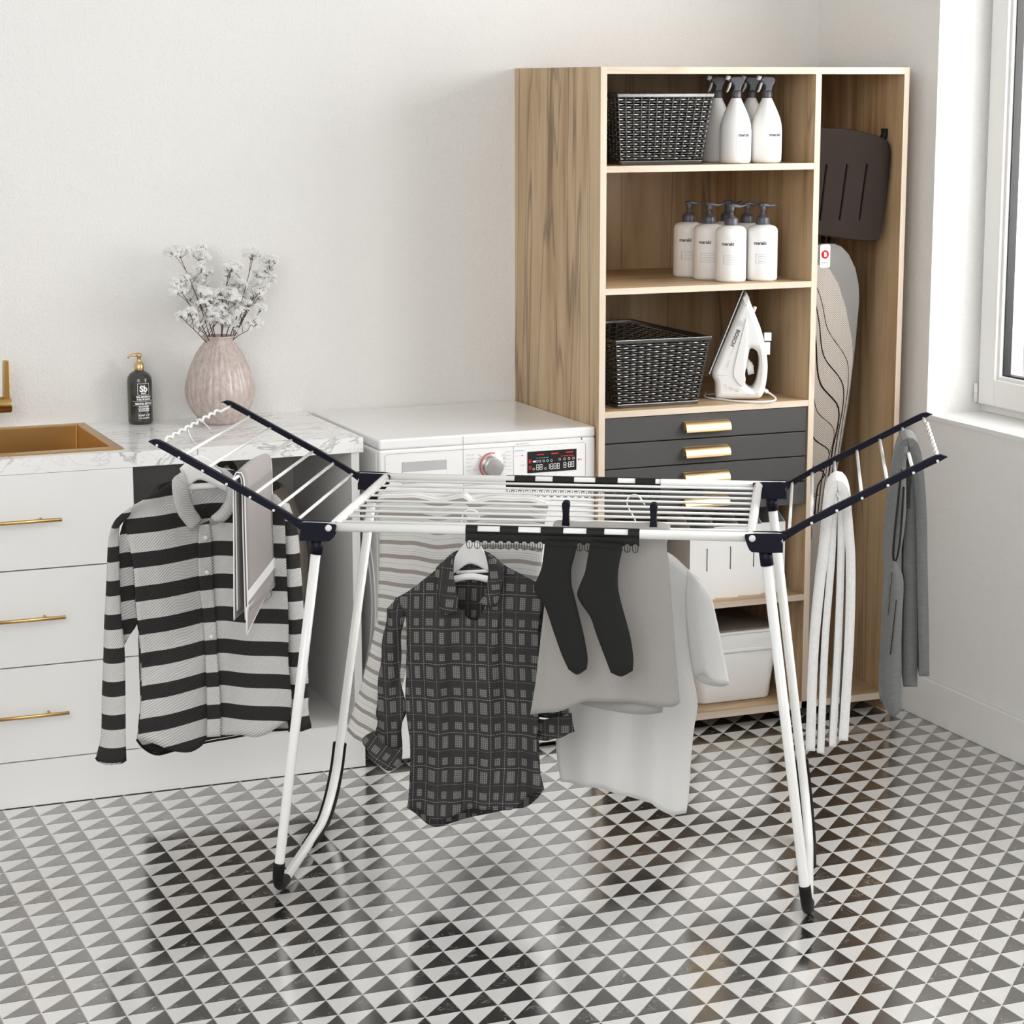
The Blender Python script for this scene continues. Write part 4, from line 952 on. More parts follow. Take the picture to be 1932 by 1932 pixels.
# ---------------------------------------------------------------- garments
BK = {'A_front':[[(-0.921,-0.09,0.83),(-0.875,-0.05,0.856),(-0.853,-0.015,0.864),(-0.839,0.01,0.811),(-0.814,0.048,0.765),(-0.798,0.064,0.756),(-0.772,0.075,0.764),(-0.739,0.072,0.802),(-0.71,0.067,0.853),(-0.675,0.062,0.842),(-0.637,0.058,0.834)],[(-0.637,0.058,0.834),(-0.62,0.056,0.814),(-0.617,0.056,0.753),(-0.616,0.056,0.638),(-0.614,0.055,0.531),(-0.616,0.055,0.44),(-0.61,0.055,0.368),(-0.614,0.055,0.31)],[(-0.932,-0.09,0.294),(-0.912,-0.07,0.282),(-0.893,-0.05,0.27),(-0.878,-0.026,0.255),(-0.855,0.01,0.238),(-0.84,0.031,0.233),(-0.824,0.054,0.24),(-0.812,0.064,0.256),(-0.782,0.075,0.26),(-0.734,0.069,0.268),(-0.7,0.064,0.264),(-0.668,0.06,0.274),(-0.636,0.057,0.296),(-0.614,0.055,0.31)],[(-0.921,-0.09,0.83),(-0.945,-0.09,0.792),(-0.941,-0.09,0.774),(-0.933,-0.09,0.727),(-0.927,-0.09,0.682),(-0.925,-0.09,0.601),(-0.922,-0.09,0.561),(-0.919,-0.086,0.508),(-0.92,-0.084,0.422),(-0.924,-0.086,0.361),(-0.932,-0.09,0.294)]],'A_back':[[(-0.936,-0.04,0.821),(-0.889,-0.005,0.848),(-0.863,0.035,0.867),(-0.85,0.055,0.878),(-0.826,0.089,0.882),(-0.798,0.114,0.88),(-0.749,0.117,0.874),(-0.721,0.112,0.853),(-0.686,0.107,0.834),(-0.649,0.108,0.825)],[(-0.649,0.108,0.825),(-0.632,0.106,0.804),(-0.629,0.106,0.743),(-0.628,0.106,0.627),(-0.626,0.105,0.519),(-0.628,0.105,0.427),(-0.622,0.105,0.354),(-0.625,0.105,0.273)],[(-0.948,-0.04,0.279),(-0.939,-0.032,0.261),(-0.923,-0.015,0.241),(-0.909,0.0,0.233),(-0.887,0.033,0.232),(-0.827,0.113,0.232),(-0.766,0.122,0.243),(-0.687,0.111,0.264),(-0.625,0.105,0.273)],[(-0.936,-0.04,0.821),(-0.961,-0.04,0.782),(-0.957,-0.04,0.764),(-0.948,-0.04,0.717),(-0.943,-0.04,0.671),(-0.94,-0.04,0.589),(-0.938,-0.04,0.549),(-0.935,-0.036,0.495),(-0.936,-0.034,0.408),(-0.94,-0.036,0.347),(-0.948,-0.04,0.279)]],'A_sleeve':[[(-0.967,-0.11,0.785),(-0.946,-0.11,0.811),(-0.915,-0.11,0.834)],[(-0.915,-0.11,0.834),(-0.928,-0.11,0.808),(-0.949,-0.11,0.789),(-0.952,-0.11,0.75),(-0.953,-0.11,0.685),(-0.953,-0.11,0.586),(-0.948,-0.11,0.521),(-0.949,-0.11,0.416),(-0.952,-0.11,0.302),(-0.952,-0.11,0.254)],[(-1.021,-0.11,0.256),(-1.014,-0.11,0.247),(-0.986,-0.11,0.244),(-0.962,-0.11,0.247),(-0.952,-0.11,0.254)],[(-0.967,-0.11,0.785),(-0.974,-0.11,0.759),(-0.985,-0.11,0.638),(-0.992,-0.11,0.558),(-0.996,-0.11,0.49),(-1.003,-0.11,0.396),(-1.008,-0.11,0.309),(-1.021,-0.11,0.256)]],'A_under':[[(-0.928,-0.067,0.823),(-0.929,-0.068,0.822),(-0.93,-0.069,0.821)],[(-0.93,-0.069,0.821),(-0.943,-0.082,0.772),(-0.938,-0.074,0.724),(-0.934,-0.068,0.677),(-0.933,-0.064,0.595),(-0.931,-0.061,0.554),(-0.94,-0.07,0.54),(-0.954,-0.084,0.514)],[(-0.958,-0.088,0.512),(-0.956,-0.086,0.512),(-0.954,-0.084,0.514)],[(-0.928,-0.067,0.823),(-0.945,-0.085,0.797),(-0.957,-0.096,0.747),(-0.958,-0.095,0.682),(-0.959,-0.092,0.581),(-0.958,-0.088,0.512)]],'A_sleeve2':[[(-0.647,0.1,0.826),(-0.617,0.1,0.806)],[(-0.617,0.1,0.806),(-0.599,0.1,0.745),(-0.593,0.1,0.671),(-0.588,0.1,0.572),(-0.582,0.1,0.473),(-0.579,0.1,0.372),(-0.581,0.1,0.327),(-0.574,0.1,0.284)],[(-0.627,0.1,0.272),(-0.602,0.1,0.273),(-0.574,0.1,0.284)],[(-0.647,0.1,0.826),(-0.638,0.1,0.793),(-0.639,0.1,0.621),(-0.638,0.1,0.496),(-0.637,0.1,0.37),(-0.627,0.1,0.272)]],'A_collarL':[[(-0.84,-0.031,0.888),(-0.828,-0.013,0.896)],[(-0.828,-0.013,0.896),(-0.827,-0.011,0.888),(-0.823,-0.004,0.86),(-0.814,0.011,0.809),(-0.804,0.026,0.784),(-0.802,0.029,0.775)],[(-0.821,0.003,0.759),(-0.811,0.016,0.764),(-0.802,0.029,0.775)],[(-0.84,-0.031,0.888),(-0.847,-0.042,0.878),(-0.846,-0.038,0.832),(-0.841,-0.028,0.803),(-0.834,-0.016,0.785),(-0.821,0.003,0.759)]],'A_collarR':[[(-0.775,0.04,0.907),(-0.763,0.045,0.896)],[(-0.763,0.045,0.896),(-0.742,0.045,0.887),(-0.726,0.042,0.871),(-0.722,0.041,0.845),(-0.729,0.042,0.802),(-0.745,0.045,0.779),(-0.758,0.045,0.77)],[(-0.783,0.037,0.783),(-0.772,0.044,0.775),(-0.758,0.045,0.77)],[(-0.775,0.04,0.907),(-0.757,0.045,0.886),(-0.747,0.045,0.856),(-0.749,0.045,0.825),(-0.763,0.045,0.801),(-0.783,0.037,0.783)]],'A_placket':[[(-0.811,0.043,0.763),(-0.792,0.06,0.771)],[(-0.792,0.06,0.771),(-0.788,0.063,0.735),(-0.787,0.065,0.637),(-0.785,0.067,0.549),(-0.783,0.069,0.449),(-0.779,0.069,0.336),(-0.781,0.069,0.262)],[(-0.81,0.058,0.259),(-0.781,0.069,0.262)],[(-0.811,0.043,0.763),(-0.815,0.042,0.678),(-0.813,0.046,0.603),(-0.81,0.053,0.552),(-0.808,0.056,0.451),(-0.808,0.058,0.338),(-0.81,0.058,0.259)]],'A_hanger':[[(-0.84,0.0,0.899),(-0.808,0.03,0.926),(-0.78,0.059,0.905)],[(-0.78,0.059,0.905),(-0.763,0.076,0.874),(-0.756,0.083,0.843),(-0.757,0.082,0.833)],[(-0.829,0.012,0.855),(-0.806,0.034,0.869),(-0.757,0.082,0.833)],[(-0.84,0.0,0.899),(-0.835,0.006,0.879),(-0.829,0.012,0.855)]],'C_front':[[(-0.334,-0.12,0.643),(-0.302,-0.12,0.661),(-0.243,-0.12,0.701),(-0.211,-0.12,0.651),(-0.158,-0.12,0.6),(-0.133,-0.12,0.636),(-0.11,-0.12,0.695),(-0.094,-0.12,0.719),(-0.061,-0.12,0.706),(-0.023,-0.12,0.688)],[(-0.023,-0.12,0.688),(-0.012,-0.12,0.663),(-0.01,-0.12,0.633),(-0.017,-0.12,0.603),(-0.021,-0.12,0.521),(-0.024,-0.12,0.45),(-0.017,-0.12,0.391),(-0.018,-0.12,0.331),(-0.014,-0.12,0.259),(-0.006,-0.12,0.226)],[(-0.311,-0.12,0.169),(-0.281,-0.12,0.164),(-0.245,-0.12,0.139),(-0.234,-0.12,0.146),(-0.207,-0.12,0.159),(-0.154,-0.12,0.176),(-0.081,-0.12,0.178),(-0.062,-0.12,0.186),(-0.041,-0.12,0.208),(-0.006,-0.12,0.226)],[(-0.334,-0.12,0.643),(-0.316,-0.12,0.619),(-0.31,-0.12,0.589),(-0.309,-0.12,0.524),(-0.311,-0.12,0.44),(-0.309,-0.12,0.388),(-0.304,-0.12,0.328),(-0.303,-0.12,0.286),(-0.306,-0.12,0.217),(-0.311,-0.12,0.169)]],'C_back':[[(-0.345,-0.06,0.629),(-0.313,-0.06,0.647),(-0.253,-0.06,0.696),(-0.22,-0.06,0.731),(-0.179,-0.06,0.745),(-0.138,-0.06,0.736),(-0.102,-0.06,0.708),(-0.068,-0.06,0.693),(-0.03,-0.06,0.675)],[(-0.03,-0.06,0.675),(-0.019,-0.06,0.649),(-0.017,-0.06,0.618),(-0.024,-0.06,0.589),(-0.029,-0.06,0.506),(-0.031,-0.06,0.434),(-0.024,-0.06,0.374),(-0.025,-0.06,0.313),(-0.021,-0.06,0.24),(-0.013,-0.06,0.206)],[(-0.322,-0.06,0.149),(-0.302,-0.06,0.133),(-0.284,-0.06,0.116),(-0.266,-0.06,0.107),(-0.248,-0.06,0.108),(-0.224,-0.06,0.115),(-0.14,-0.06,0.141),(-0.092,-0.06,0.152),(-0.057,-0.06,0.159),(-0.033,-0.06,0.179),(-0.021,-0.06,0.194),(-0.013,-0.06,0.206)],[(-0.345,-0.06,0.629),(-0.327,-0.06,0.605),(-0.32,-0.06,0.575),(-0.32,-0.06,0.509),(-0.322,-0.06,0.424),(-0.32,-0.06,0.37),(-0.315,-0.06,0.31),(-0.314,-0.06,0.268),(-0.317,-0.06,0.198),(-0.322,-0.06,0.149)]],'C_sleeve':[[(-0.354,-0.105,0.617),(-0.336,-0.105,0.637)],[(-0.336,-0.105,0.637),(-0.317,-0.105,0.615),(-0.317,-0.105,0.59),(-0.323,-0.105,0.553),(-0.326,-0.105,0.479),(-0.319,-0.105,0.424),(-0.314,-0.105,0.387),(-0.322,-0.105,0.361),(-0.326,-0.105,0.301)],[(-0.379,-0.105,0.313),(-0.352,-0.105,0.284),(-0.326,-0.105,0.301)],[(-0.354,-0.105,0.617),(-0.358,-0.105,0.581),(-0.362,-0.105,0.554),(-0.371,-0.105,0.49),(-0.375,-0.105,0.434),(-0.382,-0.105,0.381),(-0.376,-0.105,0.357),(-0.384,-0.105,0.331),(-0.379,-0.105,0.313)]],'C_cuff':[[(-0.38,-0.14,0.349),(-0.363,-0.14,0.326),(-0.339,-0.14,0.315),(-0.317,-0.14,0.311)],[(-0.317,-0.14,0.311),(-0.317,-0.14,0.296),(-0.322,-0.14,0.271)],[(-0.404,-0.14,0.318),(-0.371,-0.14,0.277),(-0.347,-0.14,0.263),(-0.322,-0.14,0.271)],[(-0.38,-0.14,0.349),(-0.404,-0.14,0.332),(-0.404,-0.14,0.318)]],'C_sleeve2':[[(-0.027,-0.085,0.681),(-0.016,-0.085,0.669)],[(-0.016,-0.085,0.669),(0.004,-0.085,0.62),(0.022,-0.085,0.538),(0.037,-0.085,0.455),(0.046,-0.085,0.383)],[(-0.023,-0.085,0.378),(0.011,-0.085,0.38),(0.046,-0.085,0.383)],[(-0.027,-0.085,0.681),(-0.03,-0.085,0.584),(-0.028,-0.085,0.489),(-0.023,-0.085,0.378)]],'C_cuff2':[[(-0.028,-0.1,0.375),(0.007,-0.1,0.384),(0.051,-0.1,0.394)],[(0.051,-0.1,0.394),(0.054,-0.1,0.373),(0.058,-0.1,0.352)],[(-0.028,-0.1,0.328),(0.013,-0.1,0.336),(0.058,-0.1,0.352)],[(-0.028,-0.1,0.375),(-0.028,-0.1,0.328)]],'C_collarL':[[(-0.218,-0.145,0.737),(-0.198,-0.145,0.754)],[(-0.198,-0.145,0.754),(-0.202,-0.145,0.734),(-0.199,-0.145,0.695),(-0.192,-0.145,0.658),(-0.19,-0.145,0.628)],[(-0.227,-0.145,0.617),(-0.207,-0.145,0.62),(-0.19,-0.145,0.628)],[(-0.218,-0.145,0.737),(-0.239,-0.145,0.716),(-0.238,-0.145,0.684),(-0.233,-0.145,0.651),(-0.227,-0.145,0.617)]],'C_collarR':[[(-0.132,-0.145,0.757),(-0.117,-0.145,0.747)],[(-0.117,-0.145,0.747),(-0.093,-0.145,0.726),(-0.094,-0.145,0.691),(-0.107,-0.145,0.638)],[(-0.144,-0.145,0.645),(-0.126,-0.145,0.64),(-0.107,-0.145,0.638)],[(-0.132,-0.145,0.757),(-0.126,-0.145,0.735),(-0.124,-0.145,0.712),(-0.131,-0.145,0.669),(-0.144,-0.145,0.645)]],'C_hanger':[[(-0.194,-0.09,0.752),(-0.183,-0.09,0.762),(-0.157,-0.09,0.763),(-0.147,-0.09,0.756)],[(-0.147,-0.09,0.756),(-0.135,-0.09,0.729),(-0.129,-0.09,0.701)],[(-0.209,-0.09,0.695),(-0.172,-0.09,0.719),(-0.129,-0.09,0.701)],[(-0.194,-0.09,0.752),(-0.206,-0.09,0.731),(-0.209,-0.09,0.695)]],'D_front':[[(-0.407,0.082,0.835),(-0.369,0.082,0.838),(-0.33,0.082,0.841),(-0.302,0.082,0.836),(-0.266,0.082,0.833),(-0.23,0.082,0.839),(-0.208,0.082,0.842),(-0.194,0.082,0.831),(-0.152,0.082,0.837),(-0.063,0.082,0.837),(-0.019,0.082,0.829)],[(-0.019,0.082,0.829),(-0.029,0.082,0.781),(-0.033,0.082,0.74),(-0.036,0.082,0.687),(-0.041,0.082,0.652),(-0.044,0.082,0.519)],[(-0.411,0.082,0.535),(-0.354,0.082,0.522),(-0.244,0.082,0.515),(-0.044,0.082,0.519)],[(-0.407,0.082,0.835),(-0.407,0.082,0.802),(-0.405,0.082,0.744),(-0.406,0.082,0.678),(-0.409,0.082,0.62),(-0.411,0.082,0.563),(-0.411,0.082,0.535)]],'D_sleeve':[[(-0.412,0.107,0.563),(-0.333,0.107,0.547)],[(-0.333,0.107,0.547),(-0.349,0.107,0.441),(-0.373,0.107,0.327),(-0.389,0.107,0.228)],[(-0.491,0.107,0.275),(-0.474,0.107,0.26),(-0.455,0.107,0.251),(-0.423,0.107,0.234),(-0.389,0.107,0.228)],[(-0.412,0.107,0.563),(-0.423,0.107,0.52),(-0.439,0.107,0.45),(-0.448,0.107,0.42),(-0.456,0.107,0.385),(-0.473,0.107,0.335),(-0.486,0.107,0.295),(-0.491,0.107,0.275)]],'G_front':[[(0.023,-0.225,0.834),(0.03,-0.225,0.843),(0.079,-0.225,0.841),(0.114,-0.225,0.843),(0.163,-0.225,0.842),(0.2,-0.225,0.842),(0.246,-0.225,0.844),(0.269,-0.225,0.838)],[(0.269,-0.225,0.838),(0.266,-0.225,0.813),(0.26,-0.225,0.795),(0.265,-0.225,0.777),(0.268,-0.225,0.751),(0.281,-0.225,0.592),(0.294,-0.225,0.46)],[(-0.025,-0.225,0.42),(0.027,-0.225,0.427),(0.055,-0.225,0.439),(0.091,-0.225,0.456),(0.139,-0.225,0.459),(0.186,-0.225,0.454),(0.223,-0.225,0.45),(0.28,-0.225,0.45),(0.294,-0.225,0.46)],[(0.023,-0.225,0.834),(0.016,-0.225,0.733),(0.005,-0.225,0.654),(-0.013,-0.225,0.494),(-0.025,-0.225,0.42)]],'G_back':[[(0.019,-0.19,0.827),(0.11,-0.19,0.836),(0.197,-0.19,0.835),(0.267,-0.19,0.831)],[(0.267,-0.19,0.831),(0.26,-0.19,0.788),(0.264,-0.19,0.744),(0.274,-0.19,0.583),(0.255,-0.19,0.43)],[(-0.024,-0.19,0.416),(0.055,-0.19,0.439),(0.097,-0.19,0.433),(0.153,-0.19,0.428),(0.22,-0.19,0.425),(0.255,-0.19,0.43)],[(0.019,-0.19,0.827),(0.012,-0.19,0.725),(0.001,-0.19,0.645),(-0.017,-0.19,0.484),(-0.024,-0.19,0.416)]],'H_front':[[(0.067,0.1,0.64),(0.115,0.1,0.684),(0.148,0.1,0.709),(0.18,0.1,0.689),(0.215,0.1,0.717),(0.247,0.1,0.712),(0.289,0.1,0.678),(0.324,0.1,0.649)],[(0.324,0.1,0.649),(0.313,0.1,0.586),(0.307,0.1,0.513),(0.303,0.1,0.447),(0.316,0.1,0.37),(0.309,0.1,0.316),(0.303,0.1,0.247),(0.298,0.1,0.152),(0.293,0.1,0.108)],[(0.006,0.1,0.172),(0.045,0.1,0.166),(0.081,0.1,0.167),(0.107,0.1,0.165),(0.134,0.1,0.156),(0.173,0.1,0.141),(0.198,0.1,0.138),(0.215,0.1,0.136),(0.227,0.1,0.125),(0.258,0.1,0.109),(0.293,0.1,0.108)],[(0.067,0.1,0.64),(0.046,0.1,0.517),(0.023,0.1,0.393),(-0.001,0.1,0.317),(-0.005,0.1,0.267),(-0.002,0.1,0.222),(0.006,0.1,0.172)]],'H_back':[[(0.061,0.16,0.627),(0.109,0.16,0.671),(0.143,0.16,0.697),(0.175,0.16,0.698),(0.211,0.16,0.705),(0.244,0.16,0.699),(0.286,0.16,0.665),(0.321,0.16,0.635)],[(0.321,0.16,0.635),(0.31,0.16,0.572),(0.304,0.16,0.498),(0.3,0.16,0.431),(0.313,0.16,0.353),(0.306,0.16,0.299),(0.3,0.16,0.229),(0.295,0.16,0.133),(0.285,0.16,0.098)],[(0.002,0.16,0.161),(0.075,0.16,0.156),(0.129,0.16,0.144),(0.194,0.16,0.13),(0.254,0.16,0.102),(0.285,0.16,0.098)],[(0.061,0.16,0.627),(0.04,0.16,0.502),(0.016,0.16,0.376),(-0.008,0.16,0.3),(-0.012,0.16,0.249),(-0.009,0.16,0.204),(0.002,0.16,0.161)]],'H_sleeve':[[(0.29,0.08,0.682),(0.324,0.08,0.653)],[(0.324,0.08,0.653),(0.343,0.08,0.622),(0.354,0.08,0.58),(0.363,0.08,0.54),(0.374,0.08,0.484),(0.387,0.08,0.422)],[(0.309,0.08,0.437),(0.33,0.08,0.45),(0.356,0.08,0.43),(0.387,0.08,0.422)],[(0.29,0.08,0.682),(0.286,0.08,0.614),(0.291,0.08,0.542),(0.299,0.08,0.481),(0.309,0.08,0.437)]],'H_sleeve_b':[[(0.288,0.12,0.674),(0.323,0.12,0.644)],[(0.323,0.12,0.644),(0.341,0.12,0.613),(0.352,0.12,0.571),(0.361,0.12,0.531),(0.373,0.12,0.473),(0.386,0.12,0.411)],[(0.307,0.12,0.427),(0.321,0.12,0.41),(0.343,0.12,0.402),(0.369,0.12,0.402),(0.386,0.12,0.411)],[(0.288,0.12,0.674),(0.284,0.12,0.605),(0.289,0.12,0.532),(0.297,0.12,0.471),(0.307,0.12,0.427)]],'S1':[[(0.016,-0.305,0.819),(0.051,-0.305,0.817),(0.085,-0.305,0.818)],[(0.085,-0.305,0.818),(0.077,-0.305,0.784),(0.071,-0.305,0.758),(0.072,-0.305,0.725),(0.077,-0.305,0.704),(0.088,-0.305,0.66),(0.099,-0.305,0.613),(0.106,-0.305,0.569),(0.104,-0.305,0.547)],[(0.066,-0.305,0.545),(0.084,-0.305,0.535),(0.104,-0.305,0.547)],[(0.016,-0.305,0.819),(0.013,-0.305,0.786),(0.007,-0.305,0.753),(-0.005,-0.305,0.725),(-0.006,-0.305,0.712),(-0.0,-0.305,0.7),(0.015,-0.305,0.68),(0.035,-0.305,0.623),(0.052,-0.305,0.575),(0.066,-0.305,0.545)]],'S2':[[(0.11,-0.305,0.819),(0.144,-0.305,0.816),(0.178,-0.305,0.813)],[(0.178,-0.305,0.813),(0.169,-0.305,0.765),(0.168,-0.305,0.725),(0.175,-0.305,0.69),(0.194,-0.305,0.62),(0.201,-0.305,0.572),(0.2,-0.305,0.547)],[(0.154,-0.305,0.541),(0.176,-0.305,0.534),(0.2,-0.305,0.547)],[(0.11,-0.305,0.819),(0.104,-0.305,0.78),(0.099,-0.305,0.752),(0.089,-0.305,0.727),(0.083,-0.305,0.705),(0.091,-0.305,0.687),(0.111,-0.305,0.658),(0.123,-0.305,0.623),(0.14,-0.305,0.578),(0.154,-0.305,0.541)]],'A_hook':[(-0.776,0.03,0.983),(-0.785,0.03,0.993),(-0.796,0.03,1.001),(-0.81,0.03,1.005),(-0.822,0.03,0.999),(-0.828,0.03,0.988),(-0.826,0.03,0.973),(-0.817,0.03,0.957),(-0.809,0.03,0.947),(-0.807,0.03,0.935),(-0.807,0.03,0.916)],'C_hook':[(-0.152,-0.09,0.819),(-0.155,-0.09,0.828),(-0.161,-0.09,0.836),(-0.171,-0.09,0.838),(-0.181,-0.09,0.835),(-0.188,-0.09,0.825),(-0.191,-0.09,0.811),(-0.185,-0.09,0.792),(-0.176,-0.09,0.779),(-0.171,-0.09,0.758)],'H_hook':[(0.19,0.13,0.816),(0.182,0.13,0.829),(0.174,0.13,0.837),(0.166,0.13,0.839),(0.156,0.13,0.835),(0.15,0.13,0.825),(0.152,0.13,0.812),(0.16,0.13,0.797),(0.167,0.13,0.785),(0.171,0.13,0.77),(0.174,0.13,0.746),(0.175,0.13,0.71)],'A_buttons':[(-0.798,0.045,0.733),(-0.797,0.045,0.653),(-0.792,0.045,0.502)],'I_outer':[(0.57,0.357),(0.565,0.575),(0.569,0.719),(0.576,0.801),(0.585,0.882),(0.593,0.913),(0.603,0.925),(0.615,0.913),(0.62,0.882),(0.629,0.79),(0.632,0.7),(0.634,0.577),(0.637,0.38)],'I_inner':[(0.592,0.353),(0.588,0.575),(0.59,0.719),(0.591,0.801),(0.594,0.868),(0.598,0.896),(0.604,0.906),(0.61,0.897),(0.609,0.869),(0.609,0.79),(0.608,0.7),(0.61,0.576),(0.614,0.367)],'J_a':[(0.751,0.399),(0.742,0.452),(0.735,0.529),(0.735,0.604),(0.736,0.665),(0.734,0.709)],'J_silL':[(0.741,1.01),(0.733,0.987),(0.728,0.95),(0.719,0.866),(0.713,0.766),(0.717,0.732),(0.722,0.709),(0.719,0.665),(0.715,0.604),(0.712,0.528),(0.71,0.47),(0.723,0.443),(0.726,0.409),(0.734,0.397)],'J_legL2':[(0.76,0.984),(0.751,0.964),(0.749,0.919),(0.745,0.85),(0.741,0.769),(0.741,0.728),(0.76,0.688),(0.761,0.605),(0.763,0.53),(0.768,0.453),(0.768,0.418),(0.76,0.4)],'J_dark':[(0.76,0.984),(0.77,0.976),(0.776,0.942),(0.782,0.851),(0.791,0.7),(0.802,0.531),(0.806,0.455)],'J_right':[(0.76,0.999),(0.775,0.976),(0.787,0.919),(0.8,0.835),(0.807,0.701),(0.817,0.532),(0.819,0.477)]}
def cg(t, base, name, key, mat, nu=24, nv=24, th=.0016, fn=None, label=None, parent=None, rev=False, rot=0.0):
    T, R, B, L = BK[key]; V, F, UV = coons(T, R, B, L, nu, nv, fn)
    if mat == 'plaid': UV = [(v.x*math.cos(rot)+v.z*math.sin(rot)+.003*math.sin(14*v.z), v.z*math.cos(rot)-v.x*math.sin(rot)+.004*math.sin(12*v.x)) for v in V]
    V = [v-base for v in V]; me = new_mesh(name, V, F, UV, True); o = link(name, me, mat, parent or t); solid(o, th)
    if label: o['label'] = label
    return o
def folds(k, amp, ph=0.0, edge=.35):
    def f(u, v, p):
        e = min(1, v/edge); return (0, amp*e*math.sin(2*PI*k*u+ph+.6*math.sin(3*v)), 0)
    return f
def hanger(label, key_plate, hook, base, bar=None, group='white clothes hangers on the rack', shoulders=None):
    t, b0 = rthing('clothes_hanger', label, 'hanger', base, group)
    T, R, B, L = BK[key_plate]; V, F, UV = coons(T, R, B, L, 12, 8); me = new_mesh('body', [v-b0 for v in V], F, UV, True); o = link('body', me, 'whiteplastic', t); solid(o, .006)
    g = G(); g.tube(spline(BK[hook], 40), .0017, 10); g.build('hook', 'steel' if key_plate == 'A_hanger' else 'tube', t, 0, b0)
    if shoulders:
        g = G(); g.tube(spline(shoulders, 24), [.0075]*24, 10); g.build('arm', 'whiteplastic', t, 0, b0)
    if bar:
        g = G(); g.tube(bar, .0038, 10); g.build('bar', 'whiteplastic', t, 0, b0)
    return t
# A: striped shirt
hanger('white plastic hanger with steel hook on the left wavy rung', 'A_hanger', 'A_hook', (-.80, .03, .85), shoulders=[(-.900, -.045, .815), (-.865, -.005, .838), (-.84, .02, .850), (-.79, .06, .850), (-.74, .09, .850), (-.69, .085, .820)])
t, b0 = rthing('striped_shirt', 'black and white wide-striped shirt hanging from the left wing', 'shirt', (-.78, .03, .25))
def fa(u, v, p): return (0, .006*math.sin(2*PI*2.2*u+1.2*v)*min(1, v*2), 0)
cg(t, b0, 'front_panel', 'A_front', 'stripeA', 40, 40, .0016, fa)
cg(t, b0, 'back_panel', 'A_back', 'stripeA', 40, 40, .0016, lambda u, v, p: (0, .02*math.sin(PI*u), 0))
cg(t, b0, 'sleeve', 'A_sleeve', 'stripeA_sleeve', 12, 40, .0018, lambda u, v, p: (0, -.018*math.sin(PI*u), 0))
cg(t, b0, 'sleeve_gusset', 'A_under', 'stripeA', 10, 24, .0012, lambda u, v, p: (0, .004*math.sin(PI*u), 0))
cg(t, b0, 'sleeve', 'A_sleeve2', 'stripeA_sleeve2', 12, 40, .0018, lambda u, v, p: (0, -.018*math.sin(PI*u), 0))
cg(t, b0, 'collar', 'A_collarL', 'heather', 10, 20, .0022, lambda u, v, p: (0, -.012*math.sin(PI*u), 0), 'pale heather collar leaf')
cg(t, b0, 'collar', 'A_collarR', 'heather', 10, 20, .0022, lambda u, v, p: (0, -.012*math.sin(PI*u), 0), 'pale heather collar leaf')
cg(t, b0, 'placket', 'A_placket', 'stripeA', 6, 40, .0016, lambda u, v, p: (0, -.004, 0))
for e, n_, z in BK['A_buttons']:
    g = G(); g.tube([(e, n_, z), (e, n_-.0022, z)], .0058, 18); g.tube([(e, n_-.0022, z), (e, n_-.0026, z)], .0042, 18); g.build('button', 'whiteplastic', t, 0, b0 + Vector((0, .0, 0)) - Vector((0, -.006, 0))*0)
for T in (BK['A_sleeve'][2],):
    g = G(); g.tube([(p[0], p[1]-.004, p[2]) for p in spline(T, 14)], .0032, 6); g.build('cuff_hem', 'black', t, 0, b0)
g = G(); g.tube([(p[0], p[1]-.004, p[2]) for p in spline(BK['A_sleeve2'][2], 10)], .0032, 6); g.build('cuff_hem', 'black', t, 0, b0)
g = G(); g.tube(spline(BK['A_back'][2], 40), .0028, 6); g.build('hem', 'black', t, 0, b0)
# C: plaid shirt
hanger('white plastic hanger holding the dark plaid shirt', 'C_hanger', 'C_hook', (-.18, -.09, .77), [(-.205, -.075, .695), (-.135, -.075, .700)], shoulders=[(-.300, -.09, .640), (-.26, -.09, .660), (-.215, -.09, .680), (-.175, -.09, .690), (-.135, -.09, .685), (-.10, -.09, .675), (-.06, -.09, .655)])
t, b0 = rthing('plaid_shirt', 'dark grey plaid shirt with rolled cuffs hanging at the rack centre', 'shirt', (-.18, -.09, .30))
def fc(u, v, p): return (.003*math.sin(9*v+4*u)*min(1, v*3), (.007*math.sin(2*PI*2.6*u+1.5*math.sin(3*v)) + .004*math.sin(2*PI*5*u+2+4*v))*min(1, .25+v*1.6) - .012*math.sin(PI*u), 0)
cg(t, b0, 'front_panel', 'C_front', 'plaid', 56, 60, .0014, fc)
cg(t, b0, 'back_panel', 'C_back', 'plaid', 40, 40, .0014, lambda u, v, p: (0, .012*math.sin(PI*u)+.004*math.sin(2*PI*3*u), 0))
cg(t, b0, 'sleeve', 'C_sleeve', 'plaid', 16, 40, .0014, lambda u, v, p: (.002*math.sin(20*v), -.020*math.sin(PI*u)+.004*math.sin(12*u+8*v)*v, .003*math.sin(25*u+14*v)*max(0, v-.7)))
cg(t, b0, 'cuff', 'C_cuff', 'plaid', 16, 8, .0022, lambda u, v, p: (0, -.012*math.sin(PI*u), .002*math.sin(14*u)), rot=-.6)
cg(t, b0, 'sleeve', 'C_sleeve2', 'plaid', 12, 24, .0014, lambda u, v, p: (0, -.012*math.sin(PI*u), 0))
cg(t, b0, 'cuff', 'C_cuff2', 'plaid', 14, 6, .0022, lambda u, v, p: (0, -.012*math.sin(PI*u), .0012*math.sin(16*u)))
cg(t, b0, 'collar', 'C_collarL', 'plaid', 10, 16, .0022, lambda u, v, p: (0, -.008*math.sin(PI*u), 0), rot=1.45)
cg(t, b0, 'collar', 'C_collarR', 'plaid', 10, 16, .0022, lambda u, v, p: (0, -.008*math.sin(PI*u), 0), rot=-1.45)
